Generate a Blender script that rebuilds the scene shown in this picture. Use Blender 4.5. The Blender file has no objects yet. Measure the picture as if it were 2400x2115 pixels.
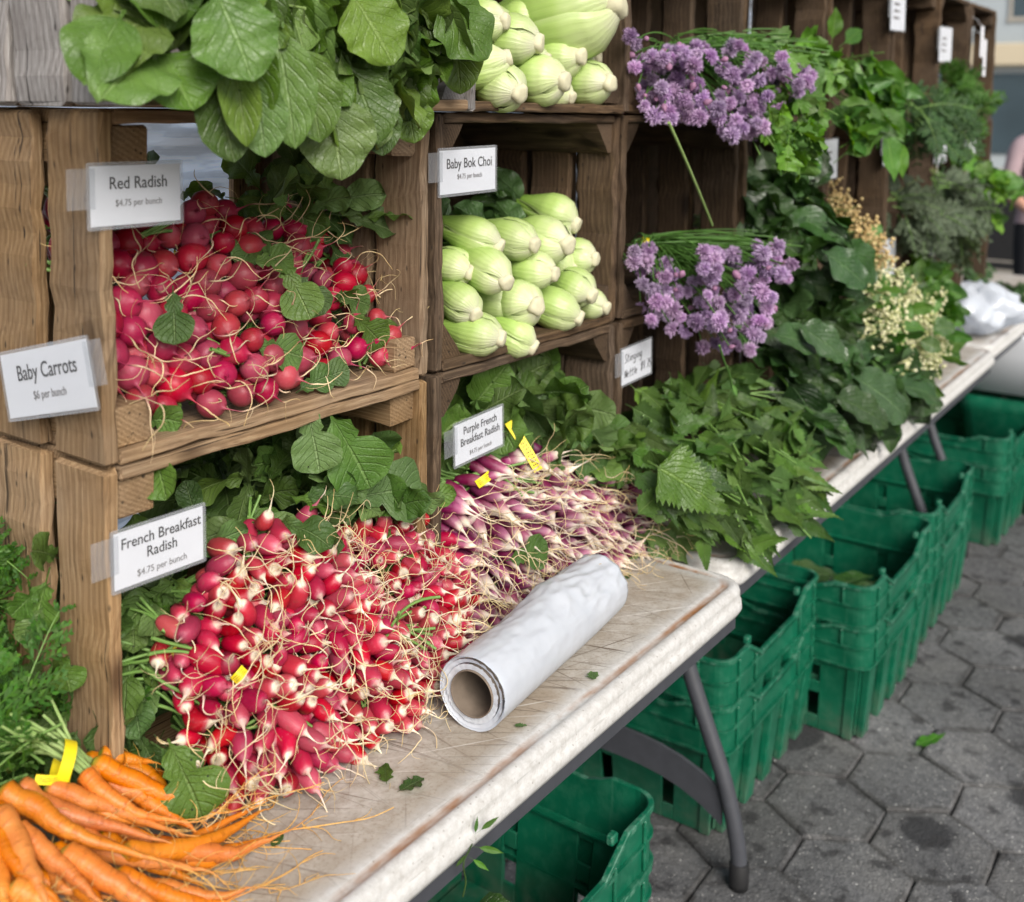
import bpy, math, random
import numpy as np
from mathutils import Vector, Matrix, Quaternion

# ------------------------------------------------------------------ camera, world, sun, exposure
S = bpy.context.scene
COL = S.collection
R = math.radians
cam_d = bpy.data.cameras.new('camera')
cam_d.sensor_fit = 'HORIZONTAL'; cam_d.sensor_width = 36.0; cam_d.lens = 39.0
cam_d.shift_y = -542.5 / 2400.0
cam_d.clip_start = 0.02; cam_d.clip_end = 400.0
cam_d.dof.use_dof = True; cam_d.dof.focus_distance = 1.34; cam_d.dof.aperture_fstop = 4.6
cam = bpy.data.objects.new('camera', cam_d); COL.objects.link(cam)
_yaw, _pitch, _roll = R(35.3), R(5.5), R(0.75)
_fw = Vector((math.cos(_yaw) * math.cos(_pitch), math.sin(_yaw) * math.cos(_pitch), -math.sin(_pitch)))
_r0 = Vector((math.sin(_yaw), -math.cos(_yaw), 0)); _u0 = _r0.cross(_fw)
_u = _u0 * math.cos(_roll) - _r0 * math.sin(_roll); _r = _r0 * math.cos(_roll) + _u0 * math.sin(_roll)
cam.matrix_world = Matrix(((_r.x, _u.x, -_fw.x, -1.584), (_r.y, _u.y, -_fw.y, -0.653), (_r.z, _u.z, -_fw.z, 1.46), (0, 0, 0, 1)))
S.camera = cam
W = bpy.data.worlds.new('World'); S.world = W; W.use_nodes = True
_nt = W.node_tree
_sky = _nt.nodes.new('ShaderNodeTexSky'); _sky.sky_type = 'NISHITA'; _sky.sun_disc = False
SUN_TO = Vector((-0.50, -0.80, 0.66)).normalized()
_sky.sun_elevation = math.asin(SUN_TO.z); _sky.sun_rotation = math.atan2(SUN_TO.x, SUN_TO.y)
_sky.air_density = 1.0; _sky.dust_density = 3.0; _sky.ozone_density = 1.0
_bg = _nt.nodes['Background']; _bg.inputs['Strength'].default_value = 0.080
_hs = _nt.nodes.new('ShaderNodeHueSaturation'); _hs.inputs['Saturation'].default_value = 0.5      # thin even cloud
_nt.links.new(_sky.outputs['Color'], _hs.inputs['Color']); _nt.links.new(_hs.outputs['Color'], _bg.inputs['Color'])
sun_d = bpy.data.lights.new('sun', 'SUN'); sun_d.energy = 1.85; sun_d.angle = R(30); sun_d.color = (1.0, 0.95, 0.88)
sun = bpy.data.objects.new('sun', sun_d); COL.objects.link(sun)
sun.rotation_mode = 'QUATERNION'; sun.rotation_quaternion = SUN_TO.to_track_quat('Z', 'Y')
S.view_settings.view_transform = 'Standard'; S.view_settings.look = 'None'; S.view_settings.gamma = 1.0
S.view_settings.exposure = 0.90
S.cycles.max_bounces = 6; S.cycles.diffuse_bounces = 3; S.cycles.glossy_bounces = 2; S.cycles.transmission_bounces = 4
S.cycles.transparent_max_bounces = 8; S.cycles.caustics_reflective = False; S.cycles.caustics_refractive = False
S.cycles.use_denoising = True; S.cycles.denoiser = 'OPENIMAGEDENOISE'; S.cycles.denoising_input_passes = 'RGB_ALBEDO_NORMAL'; S.cycles.denoising_prefilter = 'ACCURATE'

rng = np.random.default_rng(7)
random.seed(7)
def U(a, b): return float(rng.uniform(a, b))
def V3(*a): return np.array(a, float)
def nrm(v):
    v = np.asarray(v, float); n = np.linalg.norm(v)
    return v / n if n > 1e-9 else np.array([0, 0, 1.0])
def rdir(s=1.0): return rng.normal(size=3) * s

# ------------------------------------------------------------------ mesh accumulator
class MB:
    def __init__(s): s.v = []; s.a = []; s.li = []; s.lt = []; s.n = 0; s.mi = []; s.m = 0
    def add(s, v, f, a=None):
        v = np.asarray(v, float).reshape(-1, 3)
        s.v.append(v); s.a.append(np.zeros_like(v) if a is None else np.asarray(a, float).reshape(-1, 3))
        if isinstance(f, np.ndarray):
            s.li.append((f + s.n).ravel()); s.lt.append(np.full(len(f), f.shape[1]))
            s.mi.append(np.full(len(f), s.m))
        else:
            for q in f:
                s.li.append(np.array(q) + s.n); s.lt.append(np.array([len(q)])); s.mi.append(np.array([s.m]))
        s.n += len(v); return s
    def mesh(s, name, mats, smooth=True):
        me = bpy.data.meshes.new(name)
        if s.n:
            v = np.concatenate(s.v); a = np.concatenate(s.a)
            li = np.concatenate(s.li).astype(np.int32); lt = np.concatenate(s.lt).astype(np.int32)
            ls = np.concatenate([[0], np.cumsum(lt)[:-1]]).astype(np.int32)
            me.vertices.add(len(v)); me.vertices.foreach_set('co', v.ravel())
            me.loops.add(len(li)); me.loops.foreach_set('vertex_index', li)
            me.polygons.add(len(lt)); me.polygons.foreach_set('loop_start', ls); me.polygons.foreach_set('loop_total', lt)
            me.polygons.foreach_set('use_smooth', np.full(len(lt), smooth))
            me.polygons.foreach_set('material_index', np.concatenate(s.mi).astype(np.int32))
            at = me.attributes.new('at', 'FLOAT_VECTOR', 'POINT'); at.data.foreach_set('vector', a.ravel())
            me.update(calc_edges=True)
        for m in (mats if isinstance(mats, (list, tuple)) else [mats]): me.materials.append(m)
        return me
    def build(s, name, mats, parent=None, smooth=True, loc=None):
        o = bpy.data.objects.new(name, s.mesh(name, mats, smooth)); COL.objects.link(o)
        if loc is not None: o.location = loc
        if parent is not None: adopt(o, parent)
        return o
def adopt(o, p):                     # parent while keeping the child's written coordinates in world space
    o.parent = p
    o.matrix_parent_inverse = world_of(p).inverted()
def world_of(o):
    m = Matrix.LocRotScale(o.location, o.rotation_quaternion if o.rotation_mode == 'QUATERNION' else o.rotation_euler, o.scale)
    return world_of(o.parent) @ o.matrix_parent_inverse @ m if o.parent else m
def tag(o, label=None, cat=None, group=None, kind=None):
    if label: o['label'] = label
    if cat: o['category'] = cat
    if group: o['group'] = group
    if kind: o['kind'] = kind
    return o
def thing(name, loc, label, cat, group=None):
    o = bpy.data.objects.new(name, None); COL.objects.link(o); o.location = loc; o.empty_display_size = 0.05
    return tag(o, label, cat, group)
def inst(name, me, parent, loc, quat, sc=1.0):
    o = bpy.data.objects.new(name, me); COL.objects.link(o)
    o.rotation_mode = 'QUATERNION'; o.location = loc; o.rotation_quaternion = quat; o.scale = (sc,) * 3 if not hasattr(sc, '__len__') else sc
    if parent is not None: adopt(o, parent)
    return o

# ------------------------------------------------------------------ shapes
def grid_faces(nu, nv, wrap=False):
    """rows nv, columns nu; wrap closes the columns"""
    i = np.arange(nv - 1)[:, None]; j = np.arange(nu if wrap else nu - 1)[None, :]
    j2 = (j + 1) % nu
    return np.stack([i * nu + j, i * nu + j2, (i + 1) * nu + j2, (i + 1) * nu + j], -1).reshape(-1, 4)
def frames(P):
    P = np.asarray(P, float); T = np.gradient(P, axis=0); T /= np.maximum(np.linalg.norm(T, axis=1, keepdims=True), 1e-9)
    n = np.cross(T[0], [0, 0, 1.0]);
    if np.linalg.norm(n) < 1e-3: n = np.cross(T[0], [1.0, 0, 0])
    N = [nrm(n)]
    for t in T[1:]:
        k = N[-1] - t * (N[-1] @ t); N.append(nrm(k))
    N = np.array(N); return T, N, np.cross(T, N)
def tube(mb, P, r, k=6, a0=0.0, a1=1.0, cap=True, rnd=0.0):
    P = np.asarray(P, float); m = len(P); r = np.broadcast_to(np.asarray(r, float), (m,))
    T, N, B = frames(P); th = np.arange(k) / k * 2 * np.pi
    v = P[:, None] + r[:, None, None] * (N[:, None] * np.cos(th)[None, :, None] + B[:, None] * np.sin(th)[None, :, None])
    a = np.zeros((m, k, 3)); a[..., 0] = np.linspace(a0, a1, m)[:, None]; a[..., 1] = (np.arange(k) / k)[None]; a[..., 2] = rnd
    f = grid_faces(k, m, True)
    mb.add(v, f, a)
    if cap:
        mb.add(v[0], [list(range(k))[::-1]], a[0]); mb.add(v[-1], [list(range(k))], a[-1])
def curve3(p0, p1, p2, n=10):
    t = np.linspace(0, 1, n)[:, None]
    return (1 - t) ** 2 * np.asarray(p0, float) + 2 * t * (1 - t) * np.asarray(p1, float) + t ** 2 * np.asarray(p2, float)
def spline(pts, n=24):
    p = np.asarray(pts, float); q = np.vstack([2 * p[0] - p[1], p, 2 * p[-1] - p[-2]]); out = []
    m = len(p) - 1
    for t in np.linspace(0, m - 1e-6, n):
        i = int(t); f = t - i; a, b, c, d = q[i:i + 4]
        out.append(0.5 * (2 * b + (c - a) * f + (2 * a - 5 * b + 4 * c - d) * f * f + (3 * b - a - 3 * c + d) * f ** 3))
    return np.array(out)
def box(mb, x0, x1, y0, y1, z0, z1, c=0.0015, M=None, axis=0, seg=1, jit=0.0, off=None):
    """chamfered box; grain runs along axis. attribute = coordinates along / across, shifted at random"""
    d = [(x0, x1), (y0, y1), (z0, z1)]; o = [axis, (axis + 1) % 3, (axis + 2) % 3]
    (l0, l1), (a0, a1), (b0, b1) = d[o[0]], d[o[1]], d[o[2]]
    c = min(c, (a1 - a0) * .3, (b1 - b0) * .3, (l1 - l0) * .3)
    ring = np.array([(a0 + c, b0), (a1 - c, b0), (a1, b0 + c), (a1, b1 - c), (a1 - c, b1), (a0 + c, b1), (a0, b1 - c), (a0, b0 + c)])
    cen = np.array([(a0 + a1) / 2, (b0 + b1) / 2])
    ls = [l0, l0 + c] + list(np.linspace(l0 + c, l1 - c, seg + 1)[1:-1]) + [l1 - c, l1]
    rows = []
    for i, l in enumerate(ls):
        q = ring.copy()
        if i in (0, len(ls) - 1): q = cen + (q - cen) * np.array([1 - 2 * c / (a1 - a0), 1 - 2 * c / (b1 - b0)])
        if jit: q = q + rng.normal(size=(1, 2)) * jit * .5 + rng.normal(size=q.shape) * jit * .5
        rows.append(np.column_stack([np.full(8, l), q]))
    L = np.array(rows)
    if jit: L[0, :, 0] += rng.normal(size=8) * jit * .8; L[-1, :, 0] += rng.normal(size=8) * jit * .8
    v = np.empty_like(L); v[..., o[0]] = L[..., 0]; v[..., o[1]] = L[..., 1]; v[..., o[2]] = L[..., 2]
    off = rng.uniform(-20, 20, 3) if off is None else off
    a = L - np.array([l0, cen[0], cen[1]]) + off
    v = v.reshape(-1, 3)
    if M is not None: v = v @ np.array(M.to_3x3()).T + np.array(M.translation)
    f = grid_faces(8, len(ls), True)
    mb.add(v, f, a); n = len(ls)
    base = mb.n - len(v)
    for k in ([list(range(8))[::-1]], [list(range((n - 1) * 8, n * 8))]):
        mb.li.append(np.array(k[0]) + base); mb.lt.append(np.array([8])); mb.mi.append(np.array([mb.m]))
def loft(mb, rings, cap0=True, cap1=True, at=None):
    rings = np.asarray(rings, float); m, k, _ = rings.shape
    b = mb.n
    mb.add(rings, grid_faces(k, m, True), at)
    for flag, ix in ((cap0, list(range(k))[::-1]), (cap1, list(range((m - 1) * k, m * k)))):
        if flag: mb.li.append(np.array(ix) + b); mb.lt.append(np.array([k])); mb.mi.append(np.array([mb.m]))
def rrect(x0, x1, y0, y1, rad, z, k=5):
    pts = []
    for cx, cy, s in ((x1 - rad, y1 - rad, 0), (x0 + rad, y1 - rad, 90), (x0 + rad, y0 + rad, 180), (x1 - rad, y0 + rad, 270)):
        for t in np.linspace(0, 90, k): pts.append((cx + rad * math.cos(R(s + t)), cy + rad * math.sin(R(s + t)), z))
    return np.array(pts)

# ------------------------------------------------------------------ node helper
class N:
    def __init__(s, name):
        s.m = bpy.data.materials.new(name); s.m.use_nodes = True; s.t = s.m.node_tree
        s.b = s.t.nodes['Principled BSDF']; s.out = s.t.nodes['Material Output']
    def n(s, ty, **k):
        x = s.t.nodes.new('ShaderNode' + ty)
        for a, b in k.items(): setattr(x, a, b)
        return x
    def set(s, sock, val):
        if isinstance(val, bpy.types.NodeSocket): s.t.links.new(val, sock)
        elif val is not None:
            if hasattr(val, '__len__') and len(val) == 3 and sock.type == 'RGBA': val = (*val, 1)
            sock.default_value = val
    def at(s): return s.n('Attribute', attribute_name='at').outputs['Vector']
    def sep(s, v):
        x = s.n('SeparateXYZ'); s.set(x.inputs[0], v); return x.outputs
    def comb(s, x, y, z):
        c = s.n('CombineXYZ'); s.set(c.inputs[0], x); s.set(c.inputs[1], y); s.set(c.inputs[2], z); return c.outputs[0]
    def math(s, op, a, b=None, c=None, clamp=False):
        x = s.n('Math', operation=op, use_clamp=clamp); s.set(x.inputs[0], a)
        if b is not None: s.set(x.inputs[1], b)
        if c is not None: s.set(x.inputs[2], c)
        return x.outputs[0]
    def vm(s, op, a, b):
        x = s.n('VectorMath', operation=op); s.set(x.inputs[0], a); s.set(x.inputs[1], b); return x.outputs[0]
    def noise(s, v, sc=5, det=3, rough=.55, dist=0):
        x = s.n('TexNoise'); s.set(x.inputs['Vector'], v); s.set(x.inputs['Scale'], sc); s.set(x.inputs['Detail'], det)
        s.set(x.inputs['Roughness'], rough); s.set(x.inputs['Distortion'], dist); return x.outputs['Fac']
    def vor(s, v, sc=5, feature='F1', rnd=1.0):
        x = s.n('TexVoronoi', feature=feature); s.set(x.inputs['Vector'], v); s.set(x.inputs['Scale'], sc); s.set(x.inputs['Randomness'], rnd)
        return x.outputs['Distance']
    def ramp(s, f, stops, interp='LINEAR'):
        x = s.n('ValToRGB'); x.color_ramp.interpolation = interp; e = x.color_ramp.elements
        while len(e) < len(stops): e.new(0.5)
        for q, (p, c) in zip(e, stops): q.position = p; q.color = (*c, 1) if hasattr(c, '__len__') else (c, c, c, 1)
        s.set(x.inputs[0], f); return x.outputs[0]
    def mix(s, f, a, b, mode='MIX'):
        x = s.n('Mix', data_type='RGBA', blend_type=mode); s.set(x.inputs[0], f); s.set(x.inputs[6], a); s.set(x.inputs[7], b); return x.outputs[2]
    def mr(s, v, a, b, c=0.0, d=1.0):
        x = s.n('MapRange'); s.set(x.inputs[0], v); s.set(x.inputs[1], a); s.set(x.inputs[2], b); s.set(x.inputs[3], c); s.set(x.inputs[4], d); return x.outputs[0]
    def hsv(s, c, h=.5, sa=1.0, v=1.0):
        x = s.n('HueSaturation'); s.set(x.inputs['Color'], c); s.set(x.inputs['Hue'], h); s.set(x.inputs['Saturation'], sa); s.set(x.inputs['Value'], v); return x.outputs[0]
    def orand(s): return s.n('ObjectInfo').outputs['Random']
    def obj(s): return s.n('TexCoord').outputs['Object']
    def bump(s, h, st=.3, d=.002):
        x = s.n('Bump'); s.set(x.inputs['Strength'], st); s.set(x.inputs['Distance'], d); s.set(x.inputs['Height'], h); s.t.links.new(x.outputs[0], s.b.inputs['Normal']); return x.outputs[0]
    def fin(s, col, rough=.6, spec=.4, **k):
        s.set(s.b.inputs['Base Color'], col); s.set(s.b.inputs['Roughness'], rough); s.set(s.b.inputs['Specular IOR Level'], spec)
        for a, b in k.items(): s.set(s.b.inputs[a.replace('_', ' ')], b)
        return s.m
    def leafy(s, col, trans=.3, tint=(1.0, 1.0, .55)):
        """adds light that shines through the leaf"""
        t = s.n('BsdfTranslucent'); c = s.mix(1.0, col, tint, 'MULTIPLY'); c = s.hsv(c, .5, 1.1, 1.6); s.set(t.inputs[0], c)
        m = s.n('MixShader'); s.set(m.inputs[0], trans); s.t.links.new(s.b.outputs[0], m.inputs[1]); s.t.links.new(t.outputs[0], m.inputs[2])
        s.t.links.new(m.outputs[0], s.out.inputs[0])
# ------------------------------------------------------------------ materials of the setting
def wood(name, lo, mid, hi, grey=0.0):
    s = N(name); a = s.at(); x, y, z = s.sep(a)
    lw = s.noise(s.comb(s.math('MULTIPLY', x, 3.0), s.math('MULTIPLY', y, 9.0), s.math('MULTIPLY', z, 9.0)), 1.0, 2)
    ring = s.math('SINE', s.math('ADD', s.math('MULTIPLY', s.math('ADD', y, s.math('MULTIPLY', z, .6)), 1150.0), s.math('MULTIPLY', lw, 24.0)))
    ring = s.mr(ring, -1, 1, 0, 1)
    fine = s.noise(s.comb(s.math('MULTIPLY', x, 9.0), s.math('MULTIPLY', y, 480.0), s.math('MULTIPLY', z, 480.0)), 1.0, 5, .7)
    fib = s.noise(s.comb(s.math('MULTIPLY', x, 26.0), s.math('MULTIPLY', y, 1100.0), s.math('MULTIPLY', z, 1100.0)), 1.0, 2, .6)
    f = s.math('ADD', s.math('MULTIPLY', ring, .15), s.math('MULTIPLY', fine, .85))
    c = s.ramp(f, [(.18, lo), (.5, mid), (.82, hi)])
    c = s.mix(s.mr(fib, .45, .75, 0, .35), c, lo)
    # knots and dark nail streaks
    kn = s.vor(s.comb(s.math('MULTIPLY', x, 5.0), s.math('MULTIPLY', y, 12.0), s.math('MULTIPLY', z, 12.0)), 1.0)
    c = s.mix(s.mr(kn, .07, .17, .85, 0), c, (lo[0] * .5, lo[1] * .45, lo[2] * .45))
    nl = s.vor(s.comb(s.math('MULTIPLY', x, 24.0), s.math('MULTIPLY', y, 60.0), s.math('MULTIPLY', z, 60.0)), 1.0)
    c = s.mix(s.mr(nl, .05, .13, .8, 0), c, (.02, .016, .013))
    big = s.noise(a, 7.0, 3)
    c = s.mix(s.mr(big, .35, .7, 0, .35 + grey * .5), c, s.hsv(c, .5, .45, .8))
    stain = s.noise(a, 17.0, 4)
    c = s.mix(s.mr(stain, .52, .75, 0, .55), c, lo)
    rn = s.orand(); c = s.hsv(c, .5, s.mr(rn, 0, 1, .92, 1.15), s.mr(s.math('FRACT', s.math('MULTIPLY', rn, 7.3)), 0, 1, .72, 1.12))
    crack = s.noise(s.comb(s.math('MULTIPLY', x, 3.5), s.math('MULTIPLY', y, 190.0), s.math('MULTIPLY', z, 190.0)), 1.0, 2, .5)
    ck = s.mr(crack, .66, .72, 0, 1)
    c = s.mix(s.math('MULTIPLY', ck, .8), c, (.018, .013, .01))
    s.bump(s.math('SUBTRACT', s.math('ADD', fine, s.math('MULTIPLY', ring, .12)), s.math('MULTIPLY', ck, 1.6)), .55, .0016)
    return s.fin(c, .78, .25)
M_WOOD = wood('warm_crate_wood', (.125, .072, .034), (.31, .198, .105), (.48, .345, .20))
M_WOODD = wood('dark_crate_wood', (.030, .019, .011), (.088, .056, .033), (.20, .135, .08))
M_WOODG = wood('grey_weathered_wood', (.12, .10, .09), (.30, .275, .26), (.50, .48, .46), 1.0)
M_WOODE = wood('pale_edge_wood', (.10, .062, .034), (.25, .16, .085), (.42, .29, .17))

def plastic_table():
    s = N('stained_white_plastic'); p = s.obj(); x, y, z = s.sep(s.at()); px_, py_, pz_ = s.sep(p)
    edge = x                                                   # distance from the rim, stored on the mesh
    n1 = s.noise(p, 5.0, 4); n2 = s.noise(p, 60.0, 4, .6); n3 = s.noise(p, 230.0, 3, .6)
    base = s.mix(s.mr(n2, .35, .7), (.36, .325, .275), (.50, .47, .42))
    base = s.mix(s.mr(n1, .42, .68, 0, .75), base, (.31, .245, .175))
    base = s.mix(s.mr(n3, .5, .72, 0, .5), base, (.22, .17, .12))
    worn = s.noise(p, 14.0, 4, .7); base = s.mix(s.mr(worn, .55, .75, 0, .8), base, (.58, .56, .52))
    def scr(ang, sx, th, seed):
        m = s.n('Mapping'); s.set(m.inputs[0], p); m.inputs['Rotation'].default_value = (0, 0, R(ang)); m.inputs['Location'].default_value = (seed, seed * .7, 0)
        m2 = s.n('Mapping'); s.set(m2.inputs[0], m.outputs[0]); m2.inputs['Scale'].default_value = (sx, 170, 1)
        return s.mr(s.noise(m2.outputs[0], 1.0, 2, .5), th - .05, th + .015)
    sc = None
    for i, (a, sx, th) in enumerate(((62, 3, .70), (72, 4, .70), (83, 2.5, .71), (52, 4, .70), (20, 3, .73), (100, 3, .71), (-40, 3.5, .72))):
        k = scr(a, sx, th, i * 3.7); sc = k if sc is None else s.math('MAXIMUM', sc, k)
    zone = s.mr(s.noise(p, 3.2, 2), .40, .62)
    base = s.mix(s.math('MULTIPLY', sc, s.math('MULTIPLY', zone, .9)), base, (.10, .065, .04))
    scw = s.math('MAXIMUM', scr(35, 2.5, .73, 31.0), scr(48, 3, .73, 57.0)); base = s.mix(s.math('MULTIPLY', scw, .6), base, (.8, .78, .74))
    rim = s.mix(s.mr(s.noise(p, 90.0, 4, .7), .4, .7), (.58, .575, .56), (.45, .435, .41))
    chip = s.vor(p, 85.0); rim = s.mix(s.mr(chip, .04, .14, .7, 0), rim, (.22, .19, .16))
    rim = s.mix(s.mr(s.noise(s.comb(s.math('MULTIPLY', px_, 5.0), s.math('MULTIPLY', py_, 5.0), s.math('MULTIPLY', pz_, 160.0)), 1.0, 4, .7), .50, .72, 0, .3), rim, (.38, .37, .355))
    fleck = s.noise(s.comb(s.math('MULTIPLY', px_, 14.0), s.math('MULTIPLY', py_, 220.0), s.math('MULTIPLY', pz_, 220.0)), 1.0, 3, .6)
    rim = s.mix(s.mr(fleck, .62, .72, 0, .5), rim, (.30, .29, .275))
    gro = s.math('MULTIPLY', s.mr(edge, .017, .021), s.mr(edge, .027, .032, 1, 0))
    gn = s.mr(s.noise(s.comb(s.math('MULTIPLY', px_, 5.0), s.math('MULTIPLY', py_, 14.0), 0.0), 1.0, 4, .7), .40, .62)
    rim = s.mix(s.math('MULTIPLY', gro, gn), rim, (.30, .135, .05))
    c = s.mix(s.mr(s.math('ADD', edge, s.mr(n2, 0, 1, -.012, .012)), .030, .055), rim, base)
    s.bump(s.math('ADD', s.math('MULTIPLY', n3, .3), s.math('SUBTRACT', n2, sc)), .25, .001)
    return s.fin(c, s.mr(n2, .3, .7, .38, .6), .4)
M_TABLE = plastic_table()
def simple(name, col, rough=.5, spec=.4, var=.25, sc=30, bump=0.0, metal=0):
    s = N(name); p = s.obj(); n = s.noise(p, sc, 4)
    c = s.hsv(s.mix(1.0, col, col), .5, 1.0, s.mr(n, .25, .75, 1 - var, 1 + var))
    if bump: s.bump(n, bump, .001)
    return s.fin(c, rough, spec, Metallic=metal)
M_STEEL = simple('grey_powder_coated_steel', (.055, .058, .068), .45, .45, .12, 40)
M_RUBBER = simple('black_rubber', (.012, .012, .013), .7)
def green_plastic():
    s = N('scuffed_green_plastic'); p = s.obj(); n = s.noise(p, 9.0, 4); n2 = s.noise(p, 130.0, 4, .7)
    c = s.mix(s.mr(n, .3, .7), (.0020, .080, .040), (.0035, .128, .066))
    x, y, z = s.sep(s.at())
    wear = s.math('MULTIPLY', s.mr(s.noise(p, 36.0, 5, .75), .47, .62), s.mr(y, .0, 1.0, .18, 1.0))
    c = s.mix(s.math('MULTIPLY', wear, .5), c, (.13, .27, .20))
    sx = s.n('Mapping'); s.set(sx.inputs[0], p); sx.inputs['Scale'].default_value = (140, 140, 7)
    c = s.mix(s.mr(s.noise(sx.outputs[0], 1.0, 3), .62, .72, 0, .18), c, (.09, .22, .15))
    _, _, wz = s.sep(p); mud = s.math('MULTIPLY', s.mr(wz, .0, .09, 1, 0), s.mr(s.noise(p, 22.0, 4), .4, .7)); c = s.mix(s.math('MULTIPLY', mud, .55), c, (.17, .16, .13))
    s.bump(n2, .12, .001)
    return s.fin(c, s.mr(wear, 0, 1, .36, .6), .45)
M_GREEN = green_plastic()
def paving():
    s = N('hexagonal_asphalt_paving'); p = s.obj(); _, rv, _ = s.sep(s.at())
    n = s.noise(p, 55.0, 5, .7); n2 = s.noise(p, 6.0, 3); ag = s.vor(p, 150.0)
    c = s.mix(s.mr(n, .3, .7), (.062, .063, .067), (.165, .165, .169))
    c = s.hsv(c, .5, 1.0, s.mr(rv, 0, 1, .82, 1.2))
    c = s.mix(s.mr(n2, .45, .7, 0, .4), c, (.21, .205, .195))
    c = s.mix(s.mr(s.noise(p, 300.0, 3, .6), .56, .7, 0, .6), c, (.30, .30, .30))
    sp = s.vor(p, 42.0); c = s.mix(s.mr(sp, .065, .095, .9, 0), c, (.70, .69, .66))
    sp2 = s.vor(p, 95.0); c = s.mix(s.mr(sp2, .13, .18, .8, 0), c, (.42, .41, .39))
    dk = s.math('ADD', s.vor(p, 3.4), s.mr(s.noise(p, 24.0, 3), 0, 1, -.12, .12)); c = s.mix(s.mr(dk, .19, .24, .85, 0), c, (.028, .028, .031))
    c = s.mix(s.mr(s.noise(p, 17.0, 4), .56, .66, 0, .8), c, (.035, .034, .036))
    ev, _, _ = s.sep(s.at()); ed = s.math('ADD', ev, s.mr(s.noise(p, 20.0, 4, .7), .3, .7, -.75, .75)); c = s.mix(s.mr(ed, -.05, .5, .6, 0), c, (.045, .043, .041))
    wet = s.noise(p, 1.7, 3); c = s.hsv(c, .5, 1.0, s.mr(wet, .35, .65, .62, 1.12))
    s.bump(s.math('SUBTRACT', n, s.mr(ag, .2, .6)), .35, .003)
    return s.fin(c, .85, .3)
M_PAVE = paving()
M_SOIL = simple('dark_joint_grit', (.075, .071, .066), .95, .1, .5, 60, .8)
def tarp():
    s = N('white_woven_tarp'); p = s.obj(); x, y, z = s.sep(p)
    w = s.math('MULTIPLY', s.math('ADD', s.math('SINE', s.math('MULTIPLY', x, 2200.0)), s.math('SINE', s.math('MULTIPLY', z, 2200.0))), .5)
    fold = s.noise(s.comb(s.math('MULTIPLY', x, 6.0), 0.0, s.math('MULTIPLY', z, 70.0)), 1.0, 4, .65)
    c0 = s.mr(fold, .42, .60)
    c = s.mix(s.mr(w, -1, 1, 0, .45), (.93, .95, .98), (.66, .70, .80)); c = s.mix(c0, s.hsv(c, .5, 1.0, .62), c)  # fold shading painted into the colour: hollows darkened along the same wrinkles
    s.bump(fold, .9, .01)
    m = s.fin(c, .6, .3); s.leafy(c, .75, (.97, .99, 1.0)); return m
M_TARP = tarp()
M_PAPER = simple('white_card', (.78, .79, .83), .55, .3, .02, 8)
M_INK = simple('dark_print', (.035, .033, .034), .6, .2, .1)
M_INKG = simple('grey_print', (.16, .15, .15), .6, .2, .1)
def clear():
    s = N('clear_plastic'); t = s.n('BsdfTransparent'); t.inputs[0].default_value = (.98, .985, .99, 1)
    g = s.n('BsdfGlossy'); g.inputs['Roughness'].default_value = .12; g.inputs[0].default_value = (.9, .9, .92, 1)
    d = s.n('BsdfDiffuse'); d.inputs[0].default_value = (.7, .72, .76, 1)
    m0 = s.n('MixShader'); m0.inputs[0].default_value = .28; s.t.links.new(g.outputs[0], m0.inputs[2]); s.t.links.new(d.outputs[0], m0.inputs[1])
    m = s.n('MixShader'); m.inputs[0].default_value = .13; s.t.links.new(t.outputs[0], m.inputs[1]); s.t.links.new(m0.outputs[0], m.inputs[2])
    s.t.links.new(m.outputs[0], s.out.inputs[0]); return s.m
M_CLEAR = clear()
M_BAND = simple('yellow_label_band', (.82, .66, .015), .45, .4, .06)

# ------------------------------------------------------------------ ground and paving
mb = MB(); mb.add([(-60, -60, -.012), (60, -60, -.012), (60, 60, -.012), (-60, 60, -.012)], np.array([[0, 1, 2, 3]]))
tag(mb.build('ground', M_SOIL, smooth=False), kind='structure')
mb = MB(); hs = .128                                          # hexagonal asphalt pavers with open joints
for i in range(-18, 62):
    for j in range(-16, 26):
        cx, cy = i * hs * 1.5 + .06, (j + (i % 2) * .5) * hs * math.sqrt(3) - .03
        if (cx < -2.5 and cy < -1.5) or cy > 3.2 or cy < -3.0: continue
        rv = U(0, 1); tilt = rng.normal(size=2) * .003; dz = U(-.0025, .001); rot = U(-.03, .03)
        rings = []
        for rr, zz in ((.992, -.03), (.990, -.006), (.978, -.0022), (.950, 0.0), (.80, 0.0)):
            q = []
            for k in range(6):
                for t in (0, .5):
                    a0, a1 = R(60 * k) + rot, R(60 * k + 60) + rot
                    px_ = (1 - t) * math.cos(a0) + t * math.cos(a1); py_ = (1 - t) * math.sin(a0) + t * math.sin(a1)
                    e = rr * (1 + math.sin(k * 3.1 + t * 9 + rv * 40) * .010)
                    q.append((cx + px_ * hs * e, cy + py_ * hs * e, zz + dz + tilt[0] * px_ + tilt[1] * py_))
            rings.append(q)
        n0 = mb.n; loft(mb, rings, cap0=False)
        mb.a[-1][:, 1] = rv; mb.a[-1][-12:, 0] = 1.0
tag(mb.build('pavement', M_PAVE, smooth=False), kind='structure')

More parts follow.
